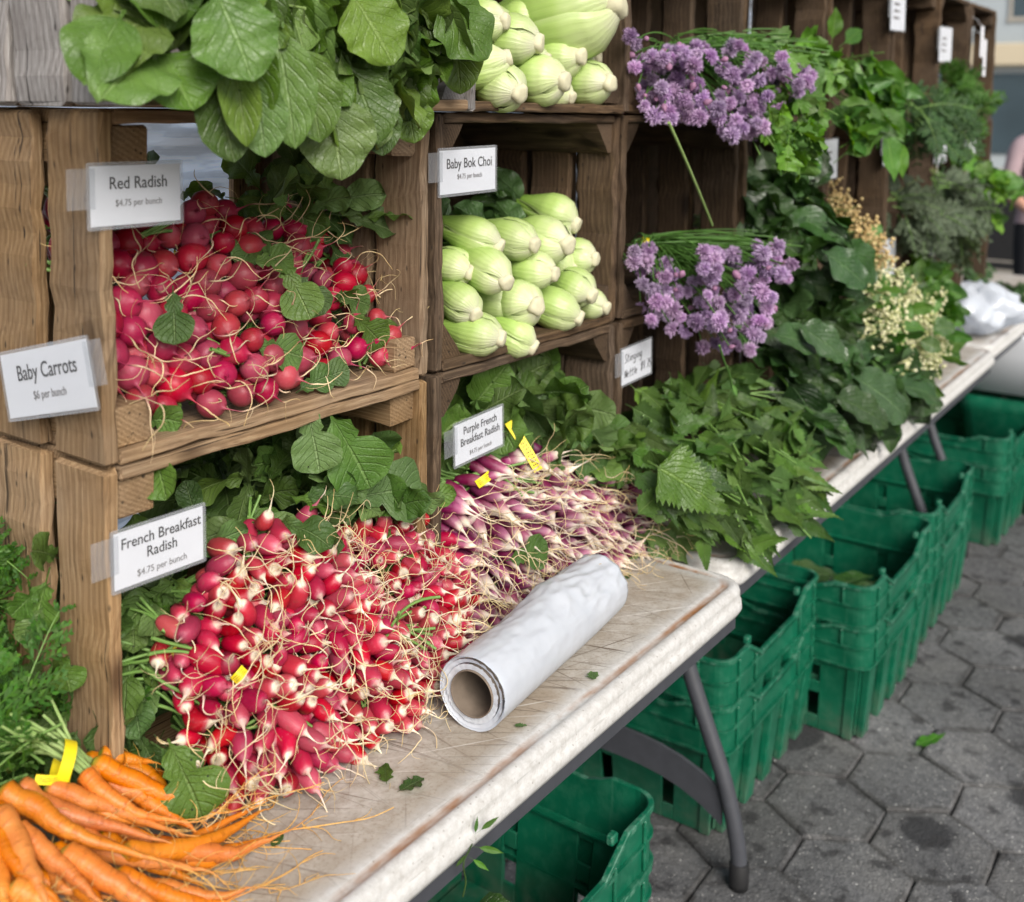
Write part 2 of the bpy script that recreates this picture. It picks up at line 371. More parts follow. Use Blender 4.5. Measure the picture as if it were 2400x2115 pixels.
# ------------------------------------------------------------------ folding tables
def make_table(name, x0, x1, y0, y1, rot, label, legs_at):
    t = thing(name, (x0, y0, 0), label, 'table', 'folding tables in a row')
    Mt = Matrix.Translation((x0, y0, 0)) @ Matrix.Rotation(rot, 4, 'Z')
    L, D = x1 - x0, y1 - y0
    rings, at = [], []
    prof = [(.016, .692, .0), (.004, .696, 0), (.0, .704, .0), (.0015, .716, .002), (.004, .7165, .004), (.003, .728, .005), (.005, .735, .008), (.010, .7392, .012), (.0165, .7402, .0165), (.0195, .7385, .0195), (.024, .7378, .024),
            (.0285, .7385, .0285), (.031, .7395, .031), (.04, .7398, .04), (.06, .74, .06), (.10, .74, .1)]
    for o, z, e in prof:
        q = rrect(o, L - o, o, D - o, max(.045 - o * .6, .012), z, 7)
        # straight runs need points of their own so the rim can be a little wavy
        rings.append(q); at.append(np.column_stack([np.full(len(q), e), np.zeros(len(q)), np.zeros(len(q))]))
    mb = MB(); loft(mb, rings, True, True, np.array(at))
    top = mb.build('tabletop', M_TABLE, None, True); top.matrix_world = Mt; adopt2(top, t, Mt)
    mb = MB()
    for (a0, a1, b0, b1) in ((.03, L - .03, .012, .03), (.03, L - .03, D - .03, D - .012), (.012, .03, .03, D - .03), (L - .03, L - .012, .03, D - .03)):
        box(mb, a0, a1, b0, b1, .668, .6935, .002)
    fr = mb.build('apron_frame', M_STEEL, None, False); adopt2(fr, t, Mt)
    for lx in legs_at:
        for s_ in (0, 1):
            ys = [(.300, .66), (.262, .60), (.228, .50), (.195, .40), (.155, .30), (.115, .20), (.088, .10), (.080, .042)]
            P = [(lx, (y if s_ == 0 else D - y), z) for y, z in ys]
            mb = MB(); tube(mb, spline(P, 26), .0155, 12); lg = mb.build('leg', M_STEEL, None); adopt2(lg, t, Mt)
            mb = MB(); yy = .080 if s_ == 0 else D - .080
            loft(mb, [[(lx + r_ * math.cos(a), yy + r_ * math.sin(a), z) for a in np.linspace(0, 2 * np.pi, 15)[:-1]] for r_, z in ((.0185, .001), (.0195, .012), (.0185, .05), (.0165, .0515))])
            ft = mb.build('rubber_foot', M_RUBBER, None); adopt2(ft, lg, Mt)
        mb = MB()                                              # curved sheet stretcher between the two legs
        ks = np.linspace(0, 1, 13); rg = []
        for k in ks:
            y = .118 + (D - .236) * k; sag = .055 * (2 * abs(k - .5)) ** 3
            rg.append([(lx - .004, y, .235 - sag), (lx + .004, y, .235 - sag), (lx + .004, y, .175 - sag * 1.15), (lx - .004, y, .175 - sag * 1.15)])
        loft(mb, rg); st = mb.build('stretcher', M_STEEL, None, False); adopt2(st, t, Mt)
    return t
def adopt2(o, p, Mw):
    """child written in the table's own frame"""
    o.matrix_world = Mw; loc, q, sc = Mw.decompose(); o.location = loc; o.rotation_mode = 'QUATERNION'; o.rotation_quaternion = q
    adopt(o, p)
make_table('folding_table', -1.83, 0.0, 0.0, .76, 0.0, 'stained white plastic folding table under the radishes and the bag roll', [.3, 1.10])
make_table('folding_table', .028, 2.10, .040, .80, R(1.1), 'white plastic folding table under the nettles and big green leaves', [.262, 1.80])
make_table('folding_table', 2.135, 3.96, .10, .86, R(1.0), 'far white folding table with the crumpled plastic bag at its corner', [.10, 1.56])

# ------------------------------------------------------------------ wooden crates lying on their sides
def crate(x0, x1, y0, y1, z0, z1, label, wood=None, back=None, left=None, right=None, tri=False, floor=None, group='wooden crates stacked on the tables'):
    """open towards -y; floor and lid are planks along x, walls and back are upright slats"""
    wd = wood or M_WOODD; J = .0011
    t = thing('wooden_crate', (x0, y0, z0), label, 'crate', group); th = .0145; W_, D_ = x1 - x0, y1 - y0
    ya = y0; pl = [0, .47, .485, 1.0] if rng.random() < .6 else [0, .34, .35, .66, .67, 1.0]
    for nm, za, zb in (('bottom_board', z0, z0 + th), ('top_board', z1 - th, z1)):
        mb = MB()
        for k in range(0, len(pl) - 1, 2): box(mb, x0 + .0165, x1 - .0165, ya + D_ * pl[k], ya + D_ * pl[k + 1], za + .0006, zb - .0006, .002, None, 0, 14, J)
        mb.build(nm, floor or wd, t, False)
    for nm, xa, xb, spec in (('side_panel', x0, x0 + .016, left or [(0, .30), (.36, .66), (.72, 1)]), ('side_panel', x1 - .016, x1, right or [(0, .27), (.31, .60), (.65, 1)])):
        mb = MB()
        for a, b in spec: box(mb, xa + U(0, .0012), xb - U(0, .0012), ya + D_ * a, ya + D_ * b, z0 + .0012 + U(0, .003), z1 - .0012 - U(0, .003), .0025, None, 2, 14, J * 1.5)
        mb.build(nm, wd, t, False)
    mb = MB()
    for a, b in (back if back is not None else [(0.0, .22), (.26, .48), (.53, .74), (.78, 1.0)]):
        box(mb, x0 + W_ * a + .001, x0 + W_ * b - .001, y1, y1 + .011, z0 + .002, z1 - .002, .0015, None, 2, 12, J)
    mb.build('back_panel', wd, t, False)
    cw = .040
    for sx in (0, 1):
        for sz in (0, 1):
            xa = x0 + .0165 if sx == 0 else x1 - .0165 - cw; zb = z0 + th + .0002 if sz == 0 else z1 - th - cw - .0002
            mb = MB()
            if tri:
                q = [(0, 0), (cw * 1.15, 0), (cw * .95, cw * .35), (cw * .25, cw * 1.15), (0, cw * 1.2)]
                xx = (lambda u: xa + u) if sx == 0 else (lambda u: xa + cw - u); zz = (lambda w: zb + w) if sz == 0 else (lambda w: zb + cw - w)
                rg = [[(xx(u + U(-.002, .002) * (u > 0)), y, zz(w + U(-.002, .002) * (w > 0))) for u, w in q] for y in np.linspace(ya + .006, y1 - .004, 8)]
                if (sx == 0) == (sz == 0): rg = rg[::-1]
                rg = np.array(rg); off = rng.uniform(-9, 9, 3); loft(mb, rg, True, True, rg[..., [1, 0, 2]] + off)
            else: box(mb, xa, xa + cw * U(.95, 1.15), ya + .007 + U(0, .008), y1 - .004, zb, zb + cw, .002, None, 1, 10, J * 1.3)
            mb.build('corner_cleat', wd, t, False)
    return t
Z = [.742, 1.1175, 1.4605, 1.803]
left_spec = [(0, .285), (.375, .66), (.74, 1)]
YB = .545
crate(-.970, -.492, .25, YB, Z[0], Z[1] - .001, 'warm brown crate behind the French Breakfast Radish sign', M_WOOD, [(0.12, .36 + .08), (.44 + .19, .78), (.84, 1.0)], left_spec)
crate(-.970, -.492, .25, YB, Z[1], Z[2] - .001, 'warm brown crate filled with round red radishes', M_WOOD, [(0.20, .47), (.86, 1.0)], left_spec)
crate(-.985, -.480, .185, YB - .05, Z[2], Z[3], 'weathered grey crate overflowing with big smooth green leaves', M_WOODG, None, [(0, .27), (.30, .57), (.61, 1)], tri=True, floor=M_WOOD)
crate(-.478, -.008, .25, YB, Z[0], Z[1] - .001, 'brown crate behind the Purple French Breakfast Radish sign', M_WOODD, [(0.02, .3), (.32, .6), (.61, .8), (.81, .99)], None, [(0, .3), (.31, .62), (.65, 1)], True)
crate(-.478, -.008, .25, YB, Z[1], Z[2] - .001, 'dark crate holding bok choi below the top row', M_WOODD, None, None, [(0, .24), (.30, .56), (.61, 1)], True)
crate(-.470, -.004, .235, YB, Z[2], Z[3], 'crate holding bok choi in the top row', M_WOODD, None, None, [(0, .34), (.37, .66), (.70, 1)])
XS = [(.0, .468), (.478, .948), (.958, 1.425), (1.435, 1.905), (1.915, 2.285), (2.295, 2.665)]
what = [('with hand-lettered Stinging Nettle card on its corner post', 'with the lower purple chive bunch', 'with the upper purple chive bunch'),
        ('right of the nettle crate, behind the broad dark leaves', 'with dark glossy leaves spilling out', 'with bright celery leaves hanging out'),
        ('behind the cream blossoms on the table', 'with pale dried flowers on its floor', 'with long pointed green leaves hanging out'),
        ('second from the far end of table two, bottom row', 'with grey green sprigs, beside the dried flowers', 'with drooping feathery dill in the top row'),
        ('last but one in the bottom row', 'with silvery grey herb sprigs', 'with upright bushy herb in the top row'),
        ('at the far end of the bottom row', 'at the far end of the middle row with bright green herbs', 'at the far end of the top row')]
for k, (a, b) in enumerate(XS):
    for r_ in range(3):
        crate(a + U(0, .004), b - U(0, .004), .25 + U(-.006, .006), YB, Z[r_] + .004 * (k > 0), Z[r_ + 1] - .001 + .003 * (k > 0) + (.036 if r_ == 2 and k > 1 else 0), 'brown slatted crate ' + what[k][r_], M_WOODD,
              [(0, .24), (.30, .46), (.53, .72), (.80, 1.0)], [(0, .30), (.38, .64), (.73, 1)], [(0, .25), (.36, .58), (.69, 1)], k % 2 == 0)

# ------------------------------------------------------------------ white tarp behind the crates
nx, nz = 200, 200; xs = np.linspace(-2.0, 3.0, nx); zs = np.linspace(.25, 2.15, nz); X, Zg = np.meshgrid(xs, zs)
Y = .83 + .010 * np.sin(Zg * 47 + np.sin(X * 3.1) * 3.0) + .010 * np.sin(Zg * 88 - X * 9.0 + np.sin(X * 7.0) * 2) + .010 * np.sin(X * 5.3 + Zg * 2.0) + .008 * np.sin(Zg * 73 + X * 6.0)
mb = MB(); mb.add(np.stack([X, Y, Zg], -1), grid_faces(nx, nz))
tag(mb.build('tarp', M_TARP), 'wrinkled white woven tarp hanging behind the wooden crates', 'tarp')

# ------------------------------------------------------------------ green harvest crates
GL, GD, GH, GS = .56, .42, .285, .10
def green_meshes():
    body, flg = MB(), MB()
    zs = GH - GS
    def ringz(ins, z): return rrect(ins, GL - ins, ins, GD - ins, max(.045 - ins * .5, .02), z, 5)
    # lower body, tapered and hollow: outer skin with pillars, inner skin, floor
    def wall_box(x0, x1, y0, y1, z0, z1, w=0.0): 
        n0 = mb_.n; box(mb_, x0, x1, y0, y1, z0, z1, .002); 
        for arr in mb_.a[-1:]: arr[:, 1] = w
    mb_ = body; i0 = .026; t_ = .006
    # long faces: recessed wall and upright pillars
    for y0, sgn in ((i0, 1), (GD - i0, -1)):
        ya, yb = (y0, y0 + t_) if sgn > 0 else (y0 - t_, y0)
        wall_box(i0, GL - i0, ya, yb, .006, zs + .01)
        for px_ in (.03, .155, .262, .37, .475):
            pa, pb = (y0 - .018, y0 - .0005) if sgn > 0 else (y0 + .0005, y0 + .018)
            wall_box(px_ + .004, px_ + .054, pa, pb, .0, zs - .001)
    # short faces with two open slots in each
    for x0, sgn in ((i0, 1), (GL - i0, -1)):
        xa, xb = (x0 - .014, x0 - .008) if sgn > 0 else (x0 + .008, x0 + .014)
        cols = [(.030, .120), (.148, .272), (.300, GD - .030)]
        for c0, c1 in cols: wall_box(xa, xb, c0, c1, .0, zs + .002)
        for g0, g1 in ((.120, .148), (.272, .300)):
            for z0, z1 in ((0, .035), (.095, .125), (.165, zs)): wall_box(xa + .0003, xb - .0003, g0 + .0003, g1 - .0003, z0 + .0003, z1)
        for y_ in (.0305, GD - .055): wall_box(min(xa, xb) - (.0045 if sgn > 0 else -.0065), min(xa, xb) - (.0003 if sgn > 0 else -.0105), y_, y_ + .024, 0, zs - .002)
    wall_box(i0 - .006, GL - i0 + .006, i0 + .0065, GD - i0 - .0065, .0015, .007)
    for arr in body.v:                                              # the body tapers so that crates nest
        lo_ = np.clip(1 - arr[:, 2] / zs, 0, 1); lo_ = np.where(arr[:, 2] < zs + .011, lo_, 0)
        arr[:, 0] += (GL / 2 - arr[:, 0]) * lo_ * .066; arr[:, 1] += (GD / 2 - arr[:, 1]) * lo_ * .085
    # skirt: upper band with a rim that dips in the middle of the long sides
    ob = rrect(.008, GL - .008, .008, GD - .008, .038, 0, 7); 
    def dens(q, n=6):
        o = []
        for i in range(len(q)):
            a, b = q[i], q[(i + 1) % len(q)]; k = 14 if np.linalg.norm(b - a) > .1 else 1
            for t in range(k): o.append(a + (b - a) * t / k)
        return np.array(o)
    ob = dens(ob); cen = np.array([GL / 2, GD / 2, 0])
    def rim(q):
        x, y = q[0], q[1]
        d = 0.0
        if min(y, GD - y) < .02:                               # long side
            u = abs(x - GL / 2); d = .040 * np.clip((GL * .27 - u) / .035, 0, 1)
        elif min(x, GL - x) < .02:
            u = abs(y - GD / 2); d = .018 * np.clip((GD * .25 - u) / .02, 0, 1)
        return GH - d
    top = np.array([rim(q) for q in ob])
    nq = np.array([nrm(np.array([np.clip((q[0] - GL / 2) / (GL / 2 - .05), -1, 1) ** 9, np.clip((q[1] - GD / 2) / (GD / 2 - .05), -1, 1) ** 9, 0])) for q in ob])
    def loop(off, z): r_ = ob + nq * off; r_[:, 2] = z; return r_
    at0 = np.zeros((len(ob), 3)); at1 = at0.copy(); at1[:, 1] = 1
    loft(body, [loop(-.0045, zs), loop(-.0045, top - .001), loop(-.003, top), loop(.004, top), loop(.0055, top - .0015), loop(.0055, top - .009), loop(0, top - .0095), loop(0, zs - .0005)], False, False,
         np.array([at0, at0, at1, at1, at1, at1, at0, at0]))
    for za, ov in ((GH - .052, .0055), (zs + .001, .007)):          # ledges round the skirt
        loft(body, [loop(.0002, za), loop(ov, za), loop(ov, za + .005), loop(.0002, za + .005)], False, False, np.array([at0, at1 * .4, at1 * .4, at0]))
    loft(body, [loop(-.004, zs + .0008), loop(-.02, zs + .0008), loop(-.02, zs - .003), loop(-.004, zs - .003)], False, False)
    for x in (.06, .15, .41, .50):             # upright ribs between rim and ledge
        for y0, y1 in ((.0018, .0078), (GD - .0078, GD - .0018)):
            zt = rim((x, y0, 0)) - .010; wall_box(x - .003, x + .003, y0, y1, zs + .0065 if x in (.06, .15, .41, .50) else GH - .0525, zt, .2)
    for y in (.07, .35):
        for x0, x1 in ((.0018, .0078), (GL - .0078, GL - .0018)): wall_box(x0, x1, y - .003, y + .003, GH - .0465, rim((x0, y, 0)) - .010, .2)
    for x in (.135, .425):                                          # little hooks on the inner rim
        for y in (.02, GD - .02): wall_box(x - .009, x + .009, y - .006, y + .006, GH - .012, GH + .004, 1)
    return body.mesh('green_crate', M_GREEN, False)
ME_GREEN = green_meshes()
def gcrate(x, y, z, rz, label):
    o = bpy.data.objects.new('green_crate', ME_GREEN); COL.objects.link(o); o.location = (x, y, z); o.rotation_euler = (0, 0, rz)
    return tag(o, label, 'crate', 'green plastic harvest crates under the tables')
for (x, y, rz, nn, wh) in ((-.640, .098, 0, 2, 'nearest the camera'), (.365, .190, R(1), 2, 'behind the curved table leg'), (.882, .072, R(.5), 2, 'holding loose green leaves'),
                           (1.46, .088, R(1.5), 2, 'third along, beneath the nettle table'), (2.345, .082, R(-1), 2, 'beside the far table leg')):
    for k in range(nn):
        gcrate(x, y, .001 + k * GS, rz, ('upper' if k else 'lower') + ' green plastic crate of the stack ' + wh)
gcrate(2.10, .33, .001, R(2), 'single low green plastic crate set back beneath the gap between far tables')
# ------------------------------------------------------------------ price cards in clear holders
FONT = bpy.data.fonts.load('<builtin>') if '<builtin>' in bpy.data.fonts else None
TEXTS = []
def text(body, size, M, parent, mat, name='lettering', bold=0.0, sx=.88, maxw=None):
    c = bpy.data.curves.new(name, 'FONT'); c.body = body; c.size = size * 1.10; c.align_x = 'CENTER'; c.align_y = 'CENTER'; c.extrude = .00012; c.offset = bold; c.resolution_u = 4
    o = bpy.data.objects.new(name, c); COL.objects.link(o); c.materials.append(mat)
    o.matrix_world = M @ Matrix.Diagonal((sx, 1, 1, 1)); loc, q, sc = o.matrix_world.decompose(); o.location = loc; o.rotation_mode = 'QUATERNION'; o.rotation_quaternion = q; o.scale = sc
    adopt(o, parent); TEXTS.append(o); return o
HAND = {'S': [[(.8, .9), (.45, 1), (.15, .8), (.4, .55), (.7, .35), (.55, .05), (.1, .05)]], 't': [[(.4, 1), (.4, .1), (.65, .05)], [(.1, .65), (.75, .68)]], 'i': [[(.3, .6), (.3, .05)], [(.3, .85), (.32, .9)]],
        'n': [[(.1, .6), (.15, .05)], [(.15, .45), (.45, .62), (.6, .45), (.62, .05)]], 'g': [[(.65, .55), (.3, .62), (.12, .35), (.3, .1), (.62, .25)], [(.65, .6), (.62, -.3), (.3, -.42), (.1, -.25)]],
        'N': [[(.1, 0), (.12, 1), (.65, .05), (.68, 1)]], 'e': [[(.1, .35), (.6, .4), (.5, .62), (.2, .58), (.1, .3), (.3, .05), (.65, .12)]], 'l': [[(.3, 1), (.3, .05)]],
        '$': [[(.7, .85), (.35, .9), (.15, .7), (.4, .5), (.7, .3), (.5, .1), (.1, .12)], [(.4, 1.1), (.36, -.1)], [(.5, 1.1), (.46, -.1)]], '4': [[(.15, 1), (.15, .5), (.65, .5)], [(.6, 1), (.55, 0)]], '.': [[(.3, .08), (.34, .04)]],
        '7': [[(.1, .95), (.65, .95), (.35, 0)], [(.2, .5), (.6, .5)]], '5': [[(.65, 1), (.2, .98), (.17, .58), (.5, .6), (.62, .3), (.4, .02), (.1, .08)]], ' ': []}
def hand_text(mb, s, x, y, h, rad):
    for ch in s:
        for st in HAND[ch]:
            P = [(x + a * h * .62 + U(-.02, .02) * h + b * h * .12, y + b * h * .9 + U(-.02, .02) * h, .0006) for a, b in st]
            tube(mb, spline(P, max(4, len(P) * 3)) if len(P) > 2 else P, rad, 5)
        x += h * (.34 if ch in 'il.' else .3 if ch == ' ' else .52)
def sign(label, o, ex, ey, w, h, lines, tab='left', big=.0, cat='sign', group=None, hand=None):
    """o = lower left corner of the card, ex / ey = its right and up directions"""
    ex, ey = Vector(ex).normalized(), Vector(ey).normalized(); ey = (ey - ex * ex.dot(ey)).normalized(); ez = ex.cross(ey)
    o = Vector(o); M = Matrix(((ex.x, ey.x, ez.x, o.x), (ex.y, ey.y, ez.y, o.y), (ex.z, ey.z, ez.z, o.z), (0, 0, 0, 1)))
    t = thing('price_sign', o, label, cat, group); R3 = np.array(M.to_3x3()); tr = np.array(o)
    def bld(mb, nm, mat, sm=False):
        for k in range(len(mb.v)): mb.v[k] = mb.v[k] @ R3.T + tr
        return mb.build(nm, mat, t, sm)
    bw = .0035; mb = MB()
    loft(mb, [rrect(-bw, w + bw, -bw, h + bw, .0022, z, 4) for z in (.00065, .0011)])
    loft(mb, [rrect(-bw, w + bw, -bw, h + bw, .0022, z, 4) for z in (-.0011, -.00065)])
    s_ = -1 if tab == 'left' else 1; xe = -.004 if tab == 'left' else w + .004; tw = .021   # folded clip holding on to the slat edge
    x0, x1 = sorted((xe - s_ * .008, xe + s_ * tw))
    loft(mb, [rrect(x0, x1, h * .30, h * .97, .0008, z, 3) for z in (.0016, .0020)])
    bld(mb, 'holder', M_CLEAR)
    mb = MB(); box(mb, 0, w, 0, h, -.0003, .0004, .0001); card = bld(mb, 'card', M_PAPER)
    if hand:
        mb = MB()
        for s2, x, y, hh in hand: hand_text(mb, s2, x, y, hh, .0007)
        ob = bld(mb, 'lettering', M_INK, True)
    for s2, y, sz, m, bold in lines:
        text(s2, sz, M @ Matrix.Translation((w * .52, h * y, .0009)), t, m, 'lettering', bold)
    return t
B = .00013
sign('card reading Red Radish, $4.75 per bunch', (-.981, .2475, 1.350), (1, 0, .0), (-.02, 0, 1), .1000, .0560, [('Red Radish', .70, .0150, M_INK, B), ('$4.75 per bunch', .37, .0082, M_INKG, 0)])
sign('card reading Baby Carrots, $6 per bunch', (-.985, .384, 1.148), (0, -.153, .038), (0, 0, 1), .1500, .0640, [('Baby Carrots', .66, .0200, M_INK, B), ('$6 per bunch', .30, .0110, M_INKG, 0)], 'right')
sign('card reading French Breakfast Radish, $4.75 per bunch', (-.967, .244, .999), (1, -.04, .0), (0, 0, 1), .1020, .0560, [('French Breakfast', .77, .0140, M_INK, B), ('Radish', .50, .0140, M_INK, B), ('$4.75 per bunch', .18, .0090, M_INKG, 0)])
sign('card reading Baby Bok Choi, $4.75 per bunch', (-.475, .2465, 1.3530), (1, 0, .02), (-.01, 0, 1), .1200, .0570, [('Baby Bok Choi', .68, .0170, M_INK, B), ('$4.75 per bunch', .38, .0085, M_INKG, 0)])
sign('card reading Purple French Breakfast Radish, $4.75 per bunch', (-.438, .2465, .985), (1, 0, .045), (0, 0, 1), .1080, .0560, [('Purple French', .78, .0140, M_INK, B), ('Breakfast Radish', .50, .0140, M_INK, B), ('$4.75 per bunch', .18, .0080, M_INKG, 0)])
sign('hand-lettered card reading Stinging Nettle $4.75', (.010, .2465, 1.008), (1, 0, .04), (-.02, 0, 1), .1020, .0600, [], hand=[('Stinging', .008, .036, .016), ('Nettle', .008, .010, .015), ('$4.75', .063, .012, .016)])
# small far cards clipped to the crate posts
for (x, z, w, h, nm) in ((.905, 1.315, .10, .09, 'on the post beside the celery leaves'), (1.376, 1.335, .11, .09, 'half hidden behind the long hanging green leaf'), (1.385, 1.69, .11, .10, 'high on the post above the celery'), (1.872, 1.63, .12, .10, 'high up above the dill'),
                         (1.880, 1.325, .11, .10, 'on the dark post under the dill'), (2.247, 1.31, .12, .10, 'with a blue lower edge beside the silvery herbs'), (1.395, 1.03, .11, .10, 'beside the pale dried flowers'), (1.880, 1.045, .12, .10, 'above the green herbs on the table')):
    t = sign('small blurred white price card ' + nm, (x, .243, z), (1, -.04, .03), (0, 0, 1), w, h, [], group='blurred far price cards')
    if 'blue' in nm:
        mb = MB(); box(mb, x + .005, x + w - .005, .2405, .2415, z + .002, z + .016, .0002); mb.build('blue_strip', simple('blue_print', (.02, .03, .16), .6), t, False)
    mb = MB()
    for q in range(3): box(mb, x + .02, x + w - .02 - .008 * q, .2400, .2406, z + h * (.66 - .18 * q), z + h * (.66 - .18 * q) + .006, .0001)
    mb.build('print', M_INKG, t, False)
# tall ivory tags hanging in the far top crates
for (x, z, h) in ((2.262, 1.66, .10), (2.31, 1.60, .12), (2.255, 1.50, .06)):
    mb = MB(); box(mb, x, x + .035, .215, .2165, z, z + h, .0004); tube(mb, [(x + .017, .2165, z + h - .004), (x + .017, .232, z + h + .02), (x + .017, .2475, z + h + .03)], .0006, 5)
    tag(mb.build('hanging_tag', M_PAPER, None, False), 'small ivory tag hanging in front of the far top crates', 'tag', 'ivory tags on the far crates')

# ------------------------------------------------------------------ roll of plastic bags
from mathutils import noise as bnoise
def film():
    s = N('white_plastic_film'); a = s.at(); p = s.obj(); x, y, z = s.sep(a)
    w1 = s.n('TexWave'); s.set(w1.inputs[0], s.comb(s.math('MULTIPLY', x, 7.0), s.math('MULTIPLY', y, 3.0), 0.0)); w1.inputs['Scale'].default_value = 2.2; w1.inputs['Distortion'].default_value = 9; w1.inputs['Detail'].default_value = 3
    cr = s.noise(s.comb(s.math('MULTIPLY', x, 14.0), s.math('MULTIPLY', y, 9.0), z), 1.0, 4, .6, 1.2)
    s.bump(s.math('ADD', s.math('MULTIPLY', w1.outputs[1], .10), cr), .3, .004)
    m = s.fin(s.mix(cr, (.52, .56, .62), (.76, .79, .84)), .16, .7); s.leafy((.8, .84, .9), .3, (1, 1, 1)); return m
M_FILM = film()
M_CARDB = simple('grey_cardboard', (.17, .135, .105), .85, .2, .2, 50, .3)
rA, rB = Vector((-.600, .092, .741)), Vector((-.171, .135, .741)); ax = (rB - rA).normalized(); RR = .0445; sd = Vector((0, 0, 1)).cross(ax).normalized(); up = ax.cross(sd)
rA = rA + up * RR; LR = .346
t = thing('bag_roll', (rA.x, rA.y, .741), 'roll of clear white produce bags lying on the table front', 'bag roll')
mb = MB(); nl, na = 90, 96; rg, at = [], []
for i in range(nl + 1):
    l = i / nl; k = []
    for j in range(na):
        th = 2 * math.pi * j / na
        r_ = RR * (1 + .010 * math.sin(th * 3 + l * 5) + .014 * math.sin(l * 9 + th * 2) * l)
        q_ = Vector((l * 7 + th * 1.1, th * 2.6 - l * 4, 3.3)); cre = .0040 * (1 - abs(bnoise.noise(q_)) * 2.2) * (.10 + min(1, 1.5 * l)) + .0014 * bnoise.noise(q_ * 2.7)
        r_ += cre * max(0, math.sin(th)) ** .5 * .8 + (.006 * max(0, math.sin(th * 1.0 + .6)) * math.exp(-((l - .62) / .13) ** 2))
        v = rA + ax * (LR * l) + sd * (math.cos(th) * r_) + up * (math.sin(th) * r_)
        if v.z < .7415: v.z = .7415
        k.append(v)
    rg.append(k)
A = np.zeros((nl + 1, na, 3)); A[..., 0] = np.linspace(0, LR, nl + 1)[:, None]; A[..., 1] = np.linspace(0, .3, na)[None]
loft(mb, rg, False, True, A)
for (r0, r1) in ((RR, RR * .93), (RR * .93, RR * .80), (RR * .80, .0285)):      # wound layers seen at the end
    q0 = [rA + ax * (U(-.001, .001)) + sd * (math.cos(a) * r0 * .995) + up * (math.sin(a) * r0 * .995) for a in np.linspace(0, 2 * np.pi, na + 1)[:-1]]
    q1 = [rA + ax * (.004 if r1 > .03 else .001) + sd * (math.cos(a) * r1) + up * (math.sin(a) * r1) for a in np.linspace(0, 2 * np.pi, na + 1)[:-1]]
    loft(mb, [q1, q0], False, False)
mb.build('plastic_film', M_FILM, t)
mb = MB(); cir = lambda r_, d: [rA + ax * d + sd * (math.cos(a) * r_) + up * (math.sin(a) * r_) for a in np.linspace(0, 2 * np.pi, 41)[:-1]]
loft(mb, [cir(.0268, .365), cir(.0268, -.0005), cir(.0275, -.002), cir(.0282, -.002), cir(.0284, .0005), cir(.0284, .365)][::-1], False, False)
mb.build('cardboard_core', M_CARDB, t)
mb = MB(); rg = []                                                         # loose end of the film lying on the table
for i in range(31):
    l = i / 30; k = []
    for j, q in enumerate(np.linspace(0, 1, 9)):
        off = -(.0405 + q * (.001 + .004 * math.sin(l * 3 + .4) ** 2 + .002 * math.sin(l * 14)))
        h = max(.0012, .034 * (1 - q) ** 2 + .002 * math.sin(l * 25 + q * 6) * (1 - q))
        v = rA + ax * (LR * (.0 + .93 * l)) + sd * off; v.z = .7405 + h; k.append(v)
    rg.append(k)
A = np.zeros((31, 9, 3)); A[..., 0] = np.linspace(0, LR, 31)[:, None]; A[..., 1] = np.linspace(0, .05, 9)[None]
pass

# ------------------------------------------------------------------ far end: bag, tub, people, street
mb = MB(); nu_, nv_ = 40, 26; rg = []
for j in range(nv_):
    v = j / (nv_ - 1); k = []
    for i in range(nu_):
        th = 2 * math.pi * i / nu_
        r_ = (.02 + .125 * math.sin(math.pi * min(1, v * .93 + .04)) ** .7) * (1 + .16 * math.sin(th * 5 + v * 7) + .10 * math.sin(th * 9 - v * 11))
        k.append((2.34 + math.cos(th) * r_ * 1.25, .20 + math.sin(th) * r_, .747 + .155 * v ** .9 + .012 * math.sin(th * 7 + v * 13) * v))
    rg.append(k)
loft(mb, rg); tag(mb.build('plastic_bag', M_FILM), 'crumpled white plastic bag at the far table corner', 'bag')
t = thing('white_tub', (3.2, -.02, 0), 'white tub with black looped handle beyond the far table', 'tub')
M_WHITE = simple('white_plastic', (.74, .76, .80), .4, .4, .06, 6)
mb = MB(); loft(mb, [rrect(2.72 + o, 3.42 - o, -.10 + o, .36 - o, .06, z) for o, z in ((.04, .45), (.012, .60), (0, .66), (0, .68), (.012, .68), (.016, .66), (.05, .47))]); mb.build('tub_body', M_WHITE, t)
mb = MB(); tube(mb, spline([(2.80, -.11, .70), (2.83, -.13, .76), (2.92, -.14, .79), (3.02, -.13, .75), (3.08, -.115, .68)], 24), .009, 8); mb.build('handle', M_RUBBER, t)
t2 = thing('green_bin', (2.8, -.05, 0), 'plain dark green plastic bin underneath the white tub', 'crate')
mb = MB(); loft(mb, [rrect(2.74 + o, 3.38 - o, -.08 + o, .34 - o, .05, z) for o, z in ((.04, 0.001), (.01, .36), (0, .38), (0, .43), (.012, .43), (.02, .40), (.05, .02))]); mb.build('bin_body', M_GREEN, t2)
mb = MB(); box(mb, 2.85, 3.28, -.085, -.066, .30, .34, .003); mb.build('rim_grip', M_GREEN, t2, False)

bpy.context.view_layer.update(); _dg = bpy.context.evaluated_depsgraph_get()          # lettering becomes ordinary mesh
for o in TEXTS:
    me = bpy.data.meshes.new_from_object(o.evaluated_get(_dg)); n = bpy.data.objects.new('lettering', me); COL.objects.link(n)
    n.parent = o.parent; n.matrix_parent_inverse = o.matrix_parent_inverse; n.location = o.location; n.rotation_mode = 'QUATERNION'; n.rotation_quaternion = o.rotation_quaternion; n.scale = o.scale
    bpy.data.objects.remove(o)
